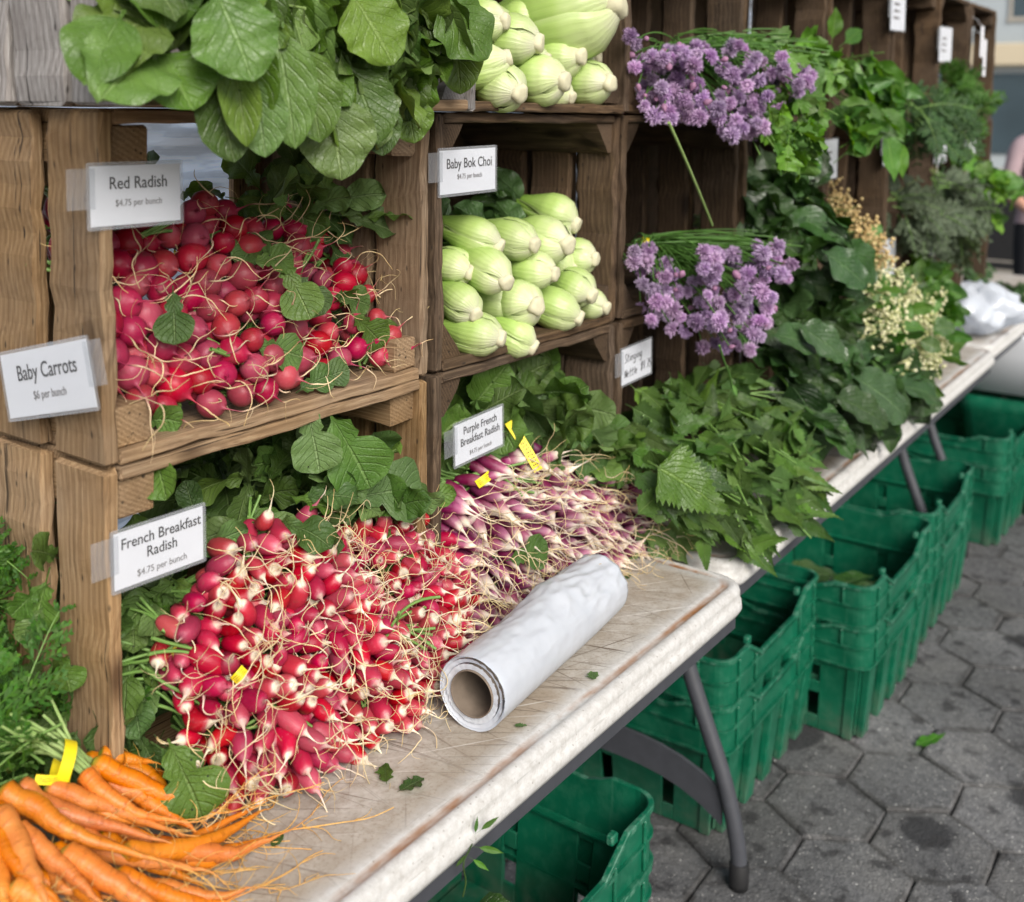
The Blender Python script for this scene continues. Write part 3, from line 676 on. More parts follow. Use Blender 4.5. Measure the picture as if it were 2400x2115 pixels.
# ------------------------------------------------------------------ leaves
def leafmat(name, dark, light, back, vein, nveins=9.0, slope=.75, rough=.42, trans=.25, spec=.45, bumpy=.5, holes=0.0, vw=.14):
    s = N(name); a = s.at(); u, v, r_ = s.sep(a); p = s.obj()
    au = s.math('ABSOLUTE', u)
    wob = s.noise(p, 38.0, 3)
    ph = s.math('FRACT', s.math('ADD', s.math('SUBTRACT', s.math('MULTIPLY', v, nveins), s.math('MULTIPLY', au, nveins * slope * .33)), s.math('MULTIPLY', wob, .9)))
    side = s.math('MULTIPLY', s.mr(s.math('ABSOLUTE', s.math('SUBTRACT', ph, .5)), 0, vw, 1, 0), s.mr(au, .75, 1.0, 1, .2))
    mid = s.mr(au, .03, .075, 1, 0)
    net = s.vor(p, 210.0, 'DISTANCE_TO_EDGE'); netl = s.mr(net, .02, .10, 1, 0)
    n = s.noise(p, 26.0, 4); tone = s.math('ADD', s.math('MULTIPLY', s.mr(n, .3, .7), .45), s.math('MULTIPLY', r_, .55))
    c = s.mix(tone, dark, light)
    c = s.mix(s.math('MULTIPLY', netl, .06), c, vein)
    c = s.mix(s.math('MULTIPLY', side, .15), c, vein); c = s.mix(s.math('MULTIPLY', mid, .6), c, vein)
    rn = s.orand(); c = s.hsv(c, s.mr(s.math('FRACT', s.math('MULTIPLY', r_, 13.7)), 0, 1, .485, .512), s.mr(s.math('FRACT', s.math('MULTIPLY', r_, 5.1)), 0, 1, .85, 1.05), s.mr(s.math('FRACT', s.math('MULTIPLY', r_, 31.0)), 0, 1, .62, 1.18))
    bf = s.n('NewGeometry').outputs['Backfacing']
    cb = s.mix(.55, c, back); c = s.mix(bf, c, cb)
    if holes: c = s.mix(s.mr(s.vor(p, 60.0), holes, holes + .02, 1, 0), c, (.01, .012, .006))
    h = s.math('SUBTRACT', s.math('MULTIPLY', n, 1.2), s.math('ADD', s.math('MULTIPLY', side, .24), s.math('ADD', s.math('MULTIPLY', mid, .6), s.math('MULTIPLY', netl, .08))))
    s.bump(h, min(1.0, bumpy * 1.25), .0035)
    m = s.fin(c, rough, spec); s.leafy(c, trans); return m
ML_ARUG = leafmat('broad_green_leaf', (.036, .088, .010), (.125, .215, .032), (.18, .26, .09), (.20, .30, .09), 6, 1.4, .38, .14, .4, .6)
ML_RAD = leafmat('radish_leaf', (.036, .092, .012), (.112, .205, .038), (.16, .25, .08), (.20, .31, .10), 8, .9, .48, .14, .35, .75, .055)
ML_NET = leafmat('nettle_leaf', (.024, .072, .008), (.100, .205, .028), (.15, .25, .06), (.17, .29, .07), 9, 1.6, .38, .12, .4, .85, 0, .11)
ML_CHARD = leafmat('glossy_dark_leaf', (.012, .042, .007), (.048, .122, .021), (.09, .17, .06), (.11, .20, .07), 7, 1.6, .28, .08, .55, .8)
ML_CEL = leafmat('celery_leaf', (.052, .15, .010), (.13, .30, .028), (.17, .32, .05), (.20, .36, .07), 6, 1.0, .40, .20, .4, .5)
ML_BAS = leafmat('long_green_leaf', (.036, .115, .012), (.095, .24, .026), (.17, .33, .07), (.20, .36, .08), 8, 1.2, .34, .26, .5, .5)
ML_FROND = leafmat('carrot_frond', (.032, .105, .010), (.09, .235, .026), (.08, .19, .03), (.09, .20, .04), 3, 1, .5, .25, .3, .2)
ML_DILL = leafmat('dill_frond', (.020, .060, .014), (.055, .130, .036), (.07, .15, .05), (.08, .16, .05), 3, 1, .55, .2, .3, .2)
ML_SAGE = leafmat('silvery_herb', (.055, .085, .048), (.145, .19, .115), (.2, .25, .17), (.2, .25, .16), 4, 1, .6, .2, .25, .3)
def stemmat(name, lo, hi, rough=.45):
    s = N(name); a = s.at(); x, y, z = s.sep(a); n = s.noise(s.comb(s.math('MULTIPLY', x, 3.0), s.math('MULTIPLY', y, 6.0), s.math('MULTIPLY', z, 50.0)), 1.0, 3)
    return s.fin(s.mix(s.mr(n, .3, .7), lo, hi), rough, .4)
MS_GREEN = stemmat('green_stem', (.09, .20, .035), (.22, .36, .10))
MS_PALE = stemmat('pale_stem', (.20, .32, .08), (.38, .50, .20))
MS_CHIVE = stemmat('chive_stem', (.050, .135, .022), (.12, .25, .055), .4)

def W_oval(v): return np.sin(np.pi * np.clip(v, 0, 1) ** .82) ** .62
def W_round(v): return np.sqrt(np.clip(1 - (2 * np.clip(v, 0, 1) ** .85 - 1) ** 2, 0, 1))
def W_lance(v): return np.sin(np.pi * np.clip(v, 0, 1) ** .75) ** 1.1
def W_nettle(v): return np.clip(np.minimum((v / .10) ** .5, 1), 0, 1) * (1 - np.clip((v - .12) / .88, 0, 1) ** 1.15)
def W_rad(v):
    lob = .30 + .17 * np.abs(np.sin(v * 17.5)); big = np.sqrt(np.clip(1 - ((v - .66) / .345) ** 2, 0, 1))
    return np.where(v < .40, lob * np.clip(v / .10, .25, 1), np.maximum(big, np.where(v < .5, .30, 0)))
def leaf(mb, p, d, n, L, Wd, kind=W_oval, curl=.5, fold=.25, ruf=.10, nv=19, nu=7, pet=.25, pw=.035, serr=0, irr=.02, rnd=None, twist=0.0, cup=0.0, sink=(0, 0, -1)):
    """p base, d direction, n upper side. petiole takes the first pet of the length"""
    rnd = U(0, 1) if rnd is None else rnd
    d = nrm(d); n = nrm(np.asarray(n) - d * (np.asarray(n) @ d)); g = np.array(sink, float)
    vs = np.linspace(0, 1, nv); step = L / (nv - 1); P = [np.asarray(p, float)]; D = [d]; Nn = [n]
    for i in range(1, nv):
        d = nrm(d + g * curl * (.3 + vs[i]) / (nv - 1) + n * cup / (nv - 1)); n = n - d * (n @ d); n = nrm(n)
        if twist: n = nrm(n + np.cross(d, n) * twist / (nv - 1))
        P.append(P[-1] + d * step); D.append(d); Nn.append(n)
    P, D, Nn = map(np.array, (P, D, Nn)); Sd = np.cross(D, Nn)
    b = np.clip((vs - pet) / (1 - pet), 0, 1); w = np.maximum(kind(b) * Wd * .5 * (vs >= pet - 1e-6), pw * Wd * .5)
    w[-1] *= .35
    us = np.linspace(-1, 1, nu)
    ph1, ph2 = U(0, 6.3), U(0, 6.3); fr = U(2.2, 4.2)
    ww = w[:, None] * (1 + irr * rng.normal(size=(nv, 2))[:, (us > 0).astype(int)] * (np.abs(us) > .9))
    q_ = np.array([np.sin(vs * U(5, 11) + U(0, 6)) * .6 + np.sin(vs * U(13, 24) + U(0, 6)) * .4 for _ in (0, 1)]).T
    ww = ww * (1 + .07 * q_[:, (us > 0).astype(int)] * (np.abs(us) > .3))                 # soft uneven outline
    if serr: ww = ww * (1 + serr * (np.arange(nv) % 2 * 2 - 1)[:, None] * (np.abs(us) > .9))
    au = np.abs(us)[None]
    off = ww * au * math.sin(fold) + ruf * Wd * (b[:, None] > 0) * (au ** 2) * np.sin(fr * 2 * np.pi * vs[:, None] + np.where(us > 0, ph1, ph2)[None]) * .5
    off += rng.normal(size=(nv, nu)) * .007 * Wd * (b[:, None] > 0)
    v = P[:, None] + Sd[:, None] * (us[None] * ww * math.cos(fold))[..., None] + Nn[:, None] * off[..., None]
    if serr: v = v + D[:, None] * ((np.abs(us) > .9)[None] * (np.arange(nv) % 2)[:, None] * step * .9)[..., None]
    a = np.zeros((nv, nu, 3)); a[..., 0] = us[None]; a[..., 1] = b[:, None]; a[..., 2] = rnd
    mb.add(v, grid_faces(nu, nv), a); return P[-1]
def strip(mb, P, w, n, rnd=0.0):
    """narrow flat ribbon for fronds"""
    P = np.asarray(P, float); T, _, _ = frames(P); n = np.asarray(n, float); s_ = np.cross(T, n); s_ /= np.maximum(np.linalg.norm(s_, axis=1, keepdims=True), 1e-6)
    m = len(P); ww = np.asarray(w) * np.ones(m); v = np.stack([P - s_ * ww[:, None], P + s_ * ww[:, None]], 1)
    a = np.zeros((m, 2, 3)); a[:, 0, 0] = -.5; a[:, 1, 0] = .5; a[..., 1] = np.linspace(0, 1, m)[:, None]; a[..., 2] = rnd
    mb.add(v, grid_faces(2, m), a)
def frond(mb, p, d, n, L, spread=.35, pairs=9, curl=.6, fine=5, wd=.0016, smb=None):
    """feathery compound leaf such as carrot tops or dill"""
    d = nrm(d); n = nrm(n - d * (np.dot(n, d))); P = [np.asarray(p, float)]; dd = d
    for i in range(14): dd = nrm(dd + np.array([0, 0, -1]) * curl / 14 + rdir(.02)); P.append(P[-1] + dd * L / 14)
    P = np.array(P); rnd = U(0, 1); tube(smb if smb is not None else mb, P, np.linspace(.0016, .0005, len(P)), 5, rnd=rnd)
    T, _, _ = frames(P); ks = np.linspace(4, 14, pairs)
    for i, k in enumerate(ks):
        q = P[int(k)]; t = T[int(k)]; sd_ = np.cross(t, n); ln = L * spread * (1 - .75 * (i / pairs)) * U(.8, 1.15)
        for s_ in (-1, 1):
            b = nrm(sd_ * s_ + t * U(.5, .9) + n * U(-.25, .35)); Q = np.array([q, q + b * ln * .5 - n * ln * .03, q + b * ln - n * ln * .12])
            strip(mb, Q, [wd * .6, wd * .5, wd * .3], n, rnd)
            for j in range(fine):
                f = (j + 1) / fine; c = Q[0] + (Q[2] - Q[0]) * f; l2 = ln * .38 * (1.05 - .5 * f)
                for s2 in (-1, 1):
                    e = nrm(b + np.cross(b, n) * s2 * U(.5, .9) + n * U(-.3, .3)); m2 = c + e * l2 * .55
                    strip(mb, [c, m2, c + e * l2 + rdir(.0006)], [wd * .5, wd * 1.2, wd * .15], n + rdir(.3), U(0, 1) * .5 + rnd * .5)
# ------------------------------------------------------------------ roots: radishes, carrots, bok choi
CAM = np.array([-1.584, -.653, 1.46]); _F, _RT, _UP = np.array(_fw), np.array(_r), np.array(_u)
def at(x, y, Y):
    """a point of the stall at depth Y, read off the photograph (2044 px wide)"""
    k = 2400 / 2044; d = _F + _RT * (x * k - 1200) / 2600 - _UP * (y * k - 515) / 2600
    return CAM + d * (Y - CAM[1]) / d[1]
TOCAM = nrm([-.62, -.72, .30])
def root_mat(name, red, mid, tip, split, soft, pale):
    s = N(name); a = s.at(); t, u, r_ = s.sep(a); p = s.obj(); n = s.noise(p, 60.0, 3); n2 = s.noise(p, 260.0, 3, .65)
    rn = s.orand()
    tt = s.math('ADD', t, s.math('ADD', s.mr(n, .3, .7, -.05, .05), s.mr(rn, 0, 1, -.09, .09)))
    c = s.ramp(s.math('MULTIPLY', tt, .5), [(0.0, (red[0] * .75, red[1], red[2])), ((split - soft) * .5, red), (split * .5, mid), ((split + soft) * .5, tip), (.52, tip), (.62, pale), (1.0, (pale[0] * .8, pale[1] * .7, pale[2] * .5))])
    c = s.mix(s.mr(n2, .56, .76, 0, .14), c, s.hsv(c, .5, .6, 1.5))
    line = s.noise(s.comb(s.math('MULTIPLY', t, 3.0), s.math('MULTIPLY', u, 30.0), rn), 1.0, 3); c = s.mix(s.mr(line, .55, .8, 0, .3), c, s.hsv(c, .5, .9, .55))
    c = s.mix(s.mr(s.noise(p, 95.0, 3), .60, .72, 0, .35), c, (.16, .085, .05))
    c = s.hsv(c, s.mr(rn, 0, 1, .49, .512), s.mr(s.math('FRACT', s.math('MULTIPLY', rn, 9.1)), 0, 1, .86, 1.05), s.mr(s.math('FRACT', s.math('MULTIPLY', rn, 3.7)), 0, 1, .72, 1.2))
    s.bump(s.math('ADD', n2, s.math('MULTIPLY', line, 1.5)), .22, .0012)
    return s.fin(c, s.mr(n2, .3, .7, .36, .54), .4, Subsurface_Weight=.06, Subsurface_Radius=(.006, .002, .001), Subsurface_Scale=.5)
M_RED = root_mat('red_radish_skin', (.38, .005, .040), (.37, .006, .044), (.36, .03, .07), .86, .12, (.72, .56, .34))
M_FRE = root_mat('french_radish_skin', (.43, .003, .038), (.50, .09, .13), (.74, .64, .50), .88, .08, (.74, .60, .36))
M_PUR = root_mat('purple_radish_skin', (.16, .005, .055), (.38, .11, .20), (.74, .63, .52), .68, .16, (.74, .60, .38))
def wander(p, d, L, n=14, k=.35, grav=0.0):
    P = [np.array(p, float)]; d = nrm(d); bend = rdir(k)
    for i in range(n):
        bend = bend * .8 + rdir(k * .55); d = nrm(d + bend * .5 + np.array([0, 0, -grav]) / n); P.append(P[-1] + d * L / n)
    return np.array(P)
def root_mesh(kind, mat, i):
    mb = MB(); k = 14
    if kind == 'red': Rr, a, pw, tl = U(.0138, .0168), U(.90, 1.12), .92, U(.022, .062)
    elif kind == 'french': Rr, a, pw, tl = U(.0098, .0122), U(1.45, 1.95), .60, U(.022, .068)
    else: Rr, a, pw, tl = U(.0070, .0088), U(2.5, 3.3), .62, U(.02, .055)
    a *= Rr; th = np.linspace(.10, np.pi * .93, 15)
    r_ = Rr * np.sin(th) ** pw; z = -a * np.cos(th)
    if kind == 'purple': r_ = r_ * (1 - .25 * np.clip((z / a), 0, 1) - .1 * np.clip(-z / a, 0, 1))
    e = r_[-1]; zt = z[-1]; tb = {'red': (.62, .30, .17, .10), 'french': (.72, .42, .25, .13), 'purple': (.74, .46, .27, .14)}[kind]
    st = {'red': (.10, .26, .50, .9), 'french': (.16, .42, .78, 1.3), 'purple': (.3, .75, 1.3, 2.0)}[kind]
    r2 = [min(e, Rr * .36) * q if q < .99 else e for q in tb]; z2 = [zt + Rr * q for q in st]
    rr = np.concatenate([[Rr * .10], r_, r2]); zz = np.concatenate([[-a * 1.0], z, z2]); tt = np.concatenate([[0], np.linspace(.02, .93, 15), [.96, .98, 1.0, 1.05]])
    fi = np.arange(k) / k * 2 * np.pi; wob = 1 + .035 * np.sin(fi * 2 + U(0, 6)) + .02 * np.sin(fi * 3 + U(0, 6))
    bend = rng.normal(size=2) * .10 * a
    rings = np.stack([rr[:, None] * np.cos(fi) * wob + (bend[0] * (zz / a) ** 2)[:, None], rr[:, None] * np.sin(fi) * wob + (bend[1] * (zz / a) ** 2)[:, None], np.repeat(zz[:, None], k, 1)], -1)
    A = np.zeros(rings.shape); A[..., 0] = tt[:, None]; A[..., 1] = (fi / 6.283)[None]; A[..., 2] = U(0, 1)
    loft(mb, rings, True, True, A)
    p0 = rings[-1].mean(0); d0 = nrm(rings[-1].mean(0) - rings[-3].mean(0)); tr = r2[-1]
    P = wander(p0 - d0 * .0006, d0, tl, 16, .34); tube(mb, P, np.concatenate([np.linspace(tr, {'red': .0009, 'french': .0008, 'purple': .0006}[kind], 4), np.linspace({'red': .0008, 'french': .0007, 'purple': .0005}[kind], .0003, len(P) - 4)]), 6, 1.05, 2.0, False)
    for q in range(1):                               # thin side roots
        j = int(rng.integers(1, 11)); d = nrm(P[j + 1] - P[j] + rdir(.55)); Q = wander(P[j], d, U(.015, .045), 9, .4)
        tube(mb, Q, np.linspace(.00042, .00018, len(Q)), 4, 1.4, 2.0, False)
    mb.m = 1                                                                      # cut stems at the crown, running back to the bunch
    for q in range(4):
        d = nrm([U(-.35, .35), U(-.35, .35), -1]); P = curve3([U(-.003, .003), U(-.003, .003), -a * .93], np.array([0, 0, -a]) + d * .02, np.array([0, 0, -a]) + d * U(.030, .045) + rdir(.004), 6)
        tube(mb, P, np.linspace(.0016, .0021, 6), 5, 0, 1, False)
    return mb.mesh({'red': 'red_radish', 'french': 'french_radish', 'purple': 'purple_radish'}[kind], [mat, MS_GREEN])
RM = {k: [root_mesh(k, m, i) for i in range(14)] for k, m in (('red', M_RED), ('french', M_FRE), ('purple', M_PUR))}

def darts(f, spacing, tries=6000, accept=None):
    pts = []; A = np.zeros((0, 3))
    for _ in range(tries):
        u, v = U(0, 1), U(0, 1); p = np.array(f(u, v))
        if accept and not accept(u, v): continue
        if len(A) and np.min(((A - p) ** 2).sum(1)) < spacing ** 2: continue
        A = np.vstack([A, p]); pts.append((p, u, v))
    return pts
def normal(f, u, v):
    e = 1e-3; a = np.array(f(u + e, v)) - np.array(f(u - e, v)); b = np.array(f(u, v + e)) - np.array(f(u, v - e)); n = nrm(np.cross(a, b))
    return n if n @ TOCAM > 0 else -n
def kmeans(P, k, it=12):
    c = P[rng.choice(len(P), k, False)].copy()
    for _ in range(it):
        l = np.argmin(((P[:, None] - c[None]) ** 2).sum(-1), 1)
        for i in range(k):
            if (l == i).any(): c[i] = P[l == i].mean(0)
    return l, c
def band(parent, c, d, r_, w=.006, name='label_band'):
    mb = MB(); d = nrm(d); n1 = nrm(np.cross(d, [0.1, .2, 1])); n2 = np.cross(d, n1); rg = []
    for q in (-.5, .5): rg.append([c + d * w * q + (n1 * math.cos(t) + n2 * math.sin(t)) * r_ * (1 + .08 * math.sin(3 * t)) for t in np.linspace(0, 2 * np.pi, 21)[:-1]])
    loft(mb, rg, False, False); return mb.build(name, M_BAND, parent)
ORD = ['first', 'second', 'third', 'fourth', 'fifth', 'sixth', 'seventh', 'eighth', 'ninth', 'tenth', 'eleventh', 'twelfth']
def pile(kind, f, spacing, nb, tipdir, word, where, group, layers=1, accept=None, jit=.35, leafy=None, pn='radish', sc=1.0, scf=None):
    pts = darts(f, spacing, 7000, accept); main = len(pts)
    P = [p for p, u, v in pts]; UV = [(u, v) for p, u, v in pts]
    for l in range(1, layers):
        for p, u, v in darts(f, spacing * 1.25, 2500, accept): P.append(p - normal(f, u, v) * .020 * l); UV.append((u, v))
    P = np.array(P); lab, cen = kmeans(P, nb)
    # name the bunches by layer and order from the left
    zr = cen[:, 2]; lv = np.digitize(zr, np.quantile(zr, [1 / 3, 2 / 3])); names = {}
    for L_, w in ((2, 'top'), (1, 'middle'), (0, 'bottom')):
        ids = sorted(np.where(lv == L_)[0], key=lambda i: cen[i][0])
        for q, i in enumerate(ids): names[i] = '%s bunch, %s from the left in the %s layer %s' % (word, ORD[q], w, where)
    out = []
    for b in range(nb):
        ids = np.where(lab == b)[0]; c = cen[b]
        t = thing(pn + '_bunch', c, names[b], 'radish bunch', group)
        for i in ids:
            n = normal(f, *UV[i]); d = nrm(tipdir(n, *UV[i]) + rdir(jit)); q = Vector((0, 0, 1)).rotation_difference(Vector(d)) @ Quaternion((0, 0, 1), U(0, 6.28))
            s_ = U(.88, 1.10) * sc * (scf(*UV[i]) if scf else 1)
            inst('radish', RM[kind][int(rng.integers(14))], t, P[i] + n * U(-.004, .005), q, s_)
        nb_ = normal(f, *UV[ids[0]]); band(t, c - nb_ * .036 + rdir(.004), nb_ + rdir(.3), .012)
        out.append((t, c, nb_))
    return out
def clump(mb, c, spread, n, dirm, dj, L, wr, up=None, kind=W_rad, smb=None, **kw):
    """a loose handful of leaves round a point"""
    c = np.asarray(c, float)
    for _ in range(n):
        p = c + rng.uniform(-1, 1, 3) * np.asarray(spread); d = nrm(np.asarray(dirm) + rdir(dj)); l = U(*L)
        nn = nrm((TOCAM if up is None else np.asarray(up)) + rdir(.45))
        k = dict(curl=U(.2, 1.1), fold=U(.05, .45), ruf=U(.08, .22), twist=U(-.7, .7)); k.update(kw)
        leaf(mb, p, d, nn, l, l * wr * U(.85, 1.15), kind, **k)

# --- red radishes in the middle-left crate
def f_red(u, v):
    x = -.932 + .416 * u; top = .200 - .045 * u ** 2 - .03 * max(0, u - .8) * 5; low = .028 * max(0, .14 - u) / .14 + .0
    z = 1.150 + low + (top - low) * v + .012 * math.sin(u * 17) * v; y = .272 + .110 * v ** 1.15 + .012 * math.sin(u * 9 + 1) - .012 * math.sin(math.pi * v) + .03 * max(0, u - .78) * (1 - v)
    return (x, y, z)
red = pile('red', f_red, .0262, 15, lambda n, u, v: n * .9 + np.array([.30, -.25, -.25]) if u > .16 else np.array([-.08, -1.3, -.35]), 'red radish', 'of its crate', 'bunches of red radishes', 2, None, .42, sc=1.0, scf=lambda u, v: 1.16 - .22 * u)
# --- french breakfast radishes heaped out on to the table
def f_fre(u, v):
    x0 = -.912 + .492 * u; xb = -.888 + .435 * u
    zt = np.interp(u, [0, .12, .3, .5, .6, .75, .9, 1], [.925, .965, 1.000, .975, .945, .935, .915, .84]); yt = np.interp(u, [0, .2, .6, 1], [.262, .268, .270, .272])
    yb = np.interp(u, [0, .06, .2, .4, .6, .75, 1], [.222, .180, .164, .160, .156, .172, .214])
    b = math.sin(math.pi * v)
    return (xb + (x0 - xb) * v, yb + (yt - yb) * v ** 1.15 - .020 * b + .010 * math.sin(u * 21 + v * 3), .752 + (zt - .752) * v + .004 * math.sin(u * 31))
fre = pile('french', f_fre, .0172, 25, lambda n, u, v: n + np.array([.05, -.2, -.25]), 'French breakfast radish', 'of its heap', 'bunches of French breakfast radishes', 2, None, .38, scf=lambda u, v: .98 - .1 * u)
# --- purple radishes beside them
def f_pur(u, v):
    x = -.440 + .50 * u; zt = np.interp(u, [0, .2, .4, .6, .85, 1], [.925, .968, .955, .915, .875, .80]); yb = np.interp(u, [0, .3, .7, 1], [.222, .210, .196, .175])
    return (x, yb + (.268 - yb) * v ** .9 - .016 * math.sin(math.pi * v) + .008 * math.sin(u * 25), .750 + (zt - .750) * v)
pur = pile('purple', f_pur, .0184, 14, lambda n, u, v: n * .6 + np.array([.25, -.45, -.45]), 'purple radish', 'of its heap', 'bunches of purple French radishes', 2, None, .34, sc=1.24)

def near(lst, p): return min(lst, key=lambda q: np.linalg.norm(q[1] - np.asarray(p)))[0]
# leaves of the bunches; every cluster belongs to the bunch it grows from
def leaves_for(lst, clusters, mat, name='leaves'):
    acc = {}
    for fn, p in clusters:
        t = near(lst, p); acc.setdefault(t.name, (t, MB()))[1]; fn(acc[t.name][1], np.asarray(p))
    for t, mb in acc.values(): mb.build(name, mat, t)
def C(n, sp, dirm, dj, L, wr, **k): return lambda mb, p: clump(mb, p, sp, n, dirm, dj, L, wr, **k)
def one(d, n, L, wr, **k): return lambda mb, p: leaf(mb, p, d, n, L, L * wr, W_rad, **k)
cl = []
for (x, y, Y, n) in ((475, 400, .40, 3), (530, 400, .40, 5), (580, 380, .42, 5), (610, 420, .385, 7), (660, 440, .36, 5), (560, 450, .36, 5), (500, 365, .47, 4), (720, 430, .42, 6), (600, 360, .50, 5), (400, 440, .44, 2), (680, 400, .46, 6)):
    cl.append((C(n, (.03, .02, .012), (.25, -.25, .35), .75, (.065, .105), .50, ruf=.24), at(x, y, Y)))
for (x, y) in ((250, 330), (285, 325), (320, 335), (345, 350)): cl.append((C(1, (.012, .004, .008), (.1, -.1, .2), .3, (.045, .06), .6), at(x, y + 40, .51)))
for (x, y, Y) in ((250, 450, .42), (235, 840, .30), (255, 820, .31), (270, 860, .30), (700, 640, .31)):
    cl.append((C(2, (.012, .008, .012), (.1, -.3, .1), .7, (.05, .08), .66), at(x, y, Y)))
for (x, y, Y, d, L) in ((500, 525, .285, (1, -.2, .1), .055), (560, 520, .280, (.15, -.5, -.8), .075), (590, 545, .285, (.4, -.3, -.7), .06), (345, 570, .268, (-.05, -.1, -1), .06), (500, 690, .27, (1, -.2, -.25), .07), (700, 625, .28, (.6, -.1, -.5), .07), (660, 590, .30, (.9, -.2, -.2), .06)):
    cl.append((one(d, TOCAM, L, .68, pet=.12, curl=.3, fold=.15), at(x, y, Y)))
for z in (1.22, 1.26, 1.30, 1.34, 1.38):
    cl.append((C(2, (.004, .006, .010), (.5, .1, .5), .25, (.04, .055), .7, up=(-1, -.3, .2), curl=.2, fold=.1), (-.940, .352, z)))
leaves_for(red, cl, ML_RAD)
cl = []
for i in range(34):                                                   # inside the crate above the roots
    u = i / 33; x = -.905 + .41 * u
    cl.append((C(5, (.03, .045, .035), (U(-.4, .4), -.15, .6), .6, (.075, .125), .46, ruf=.26), (x, U(.36, .46), U(.93, 1.00) - .05 * max(0, u - .75) * 4 - .13 * (u < .45))))
for (x, y, Y, n) in ((520, 930, .34, 4), (560, 980, .30, 5), (620, 980, .30, 6), (680, 1000, .29, 6), (720, 960, .32, 5), (740, 1040, .275, 4), (500, 1040, .30, 3), (440, 1050, .31, 3), (640, 930, .34, 4), (690, 920, .36, 4), (400, 1140, .30, 2), (820, 1040, .28, 2), (590, 920, .36, 5)):
    cl.append((C(n, (.02, .015, .015), (.15, -.35, .25), .75, (.065, .105), .48, ruf=.26), at(x, y, Y)))
for (x, y, Y, n) in ((290, 1180, .31, 5), (270, 1250, .31, 5), (320, 1170, .32, 5), (255, 1330, .31, 6), (245, 1420, .31, 7), (280, 1420, .30, 6), (310, 1480, .285, 6), (270, 1480, .30, 6), (340, 1510, .27, 4), (285, 1340, .31, 5), (240, 1200, .33, 5)):
    cl.append((C(n, (.015, .012, .015), (-.35, -.2, -.25), .65, (.055, .09), .48, ruf=.26), at(x, y, Y)))
for (x, y, Y, n) in ((118, 1130, .345, 2), (100, 1165, .345, 2), (90, 1325, .335, 3), (125, 1310, .33, 2), (155, 1430, .32, 3)):
    cl.append((C(n, (.008, .01, .012), (-.4, -.25, -.4), .5, (.045, .070), .7), at(x, y, Y)))
for (x, y, Y, d, L) in ((610, 800, .262, (.05, -.25, -1), .085), (650, 815, .255, (.45, -.3, -.9), .115), (590, 785, .27, (.6, -.2, .3), .05), (620, 770, .275, (.6, -.3, .3), .05), (750, 1030, .262, (.1, -.25, -1), .09), (690, 1000, .262, (.9, -.3, .05), .11), (760, 940, .29, (-.3, -.2, .5), .09), (830, 1010, .27, (.9, 0, .2), .06)):
    cl.append((one(d, TOCAM, L, .74, pet=.15, curl=.4, fold=.22), at(x, y, Y)))
leaves_for(fre, cl, ML_RAD)
cl = []
for i in range(13):
    u = i / 12; x = -.41 + .36 * u
    cl.append((C(5, (.025, .03, .02), (.2, -.3, .5), .75, (.06, .11), .78, kind=W_round), (x, U(.33, .40), U(.99, 1.02) - .07 * max(0, u - .6))))
for (x, y, Y, n) in ((960, 800, .34, 6), (1000, 790, .33, 6), (1050, 810, .30, 7), (1090, 830, .29, 7), (1130, 820, .30, 7), (1160, 860, .285, 6), (1150, 900, .265, 5), (930, 850, .33, 6), (1100, 880, .27, 6), (1180, 900, .27, 4), (930, 930, .30, 3)):
    cl.append((C(n, (.018, .014, .016), (.25, -.35, .0), .7, (.065, .105), .82, kind=W_round), at(x, y, Y)))
for (x, y, Y, d, L) in ((1255, 1055, .20, (.6, -.6, -.4), .09), (1270, 1070, .185, (.9, -.5, -.12), .13), (1235, 1040, .22, (-.2, -.4, -.8), .07), (1010, 1120, .20, (1, -.3, .05), .075), (1110, 880, .262, (.5, -.4, -.4), .10)):
    cl.append((one(d, TOCAM, L, .66, pet=.12, curl=.3, fold=.2), at(x, y, Y)))
leaves_for(pur, cl, ML_RAD)
for lst, pts in ((fre, ((230, 1330, .29), (300, 1330, .28), (370, 1240, .275), (760, 1230, .20))), (pur, ((960, 950, .28), (1010, 870, .30), (1200, 890, .28)))):
    for (x, y, Y) in pts:                                             # visible petioles
        p = at(x, y, Y); t = near(lst, p); mb = MB()
        for q in range(12):
            d = nrm(np.array([.8, -.3, -.35]) + rdir(.3)); P = curve3(p + rdir(.012), p + d * .04 + rdir(.008), p + d * U(.06, .09), 8); tube(mb, P, .0019, 6)
        mb.build('stems', MS_GREEN, t)
# yellow printed bands that show
def flag(t, p, d, n, L, w):
    d, n = nrm(d), nrm(n); s_ = np.cross(d, n); mb = MB(); P = [np.asarray(p) + d * L * q + n * (.006 * math.sin(q * 3)) for q in np.linspace(0, 1, 9)]
    strip(mb, P, w, n); b = mb.build('label_band', M_BAND, t)
    mb = MB()
    for q in np.linspace(.12, .86, 13):
        for k in (-.45, .0, .4):
            c = np.asarray(p) + d * L * q + n * (.006 * math.sin(q * 3) + .0006) + s_ * w * k; strip(mb, [c, c + d * L * U(.015, .035)], w * .10, n)
    mb.build('print', M_INK, b)
flag(near(pur, at(1030, 870, .26)), at(1016, 842, .275), at(1062, 918, .235) - at(1016, 842, .275), TOCAM, .083, .0072)
flag(near(pur, at(960, 965, .25)), at(952, 968, .252), (.8, -.2, .35), TOCAM, .026, .006)
flag(near(fre, at(480, 1350, .2)), at(466, 1360, .19), (.6, -.2, .5), TOCAM, .016, .005)
flag(near(fre, at(345, 1310, .24)), at(338, 1318, .255), (.5, -.2, .7), TOCAM, .024, .004)
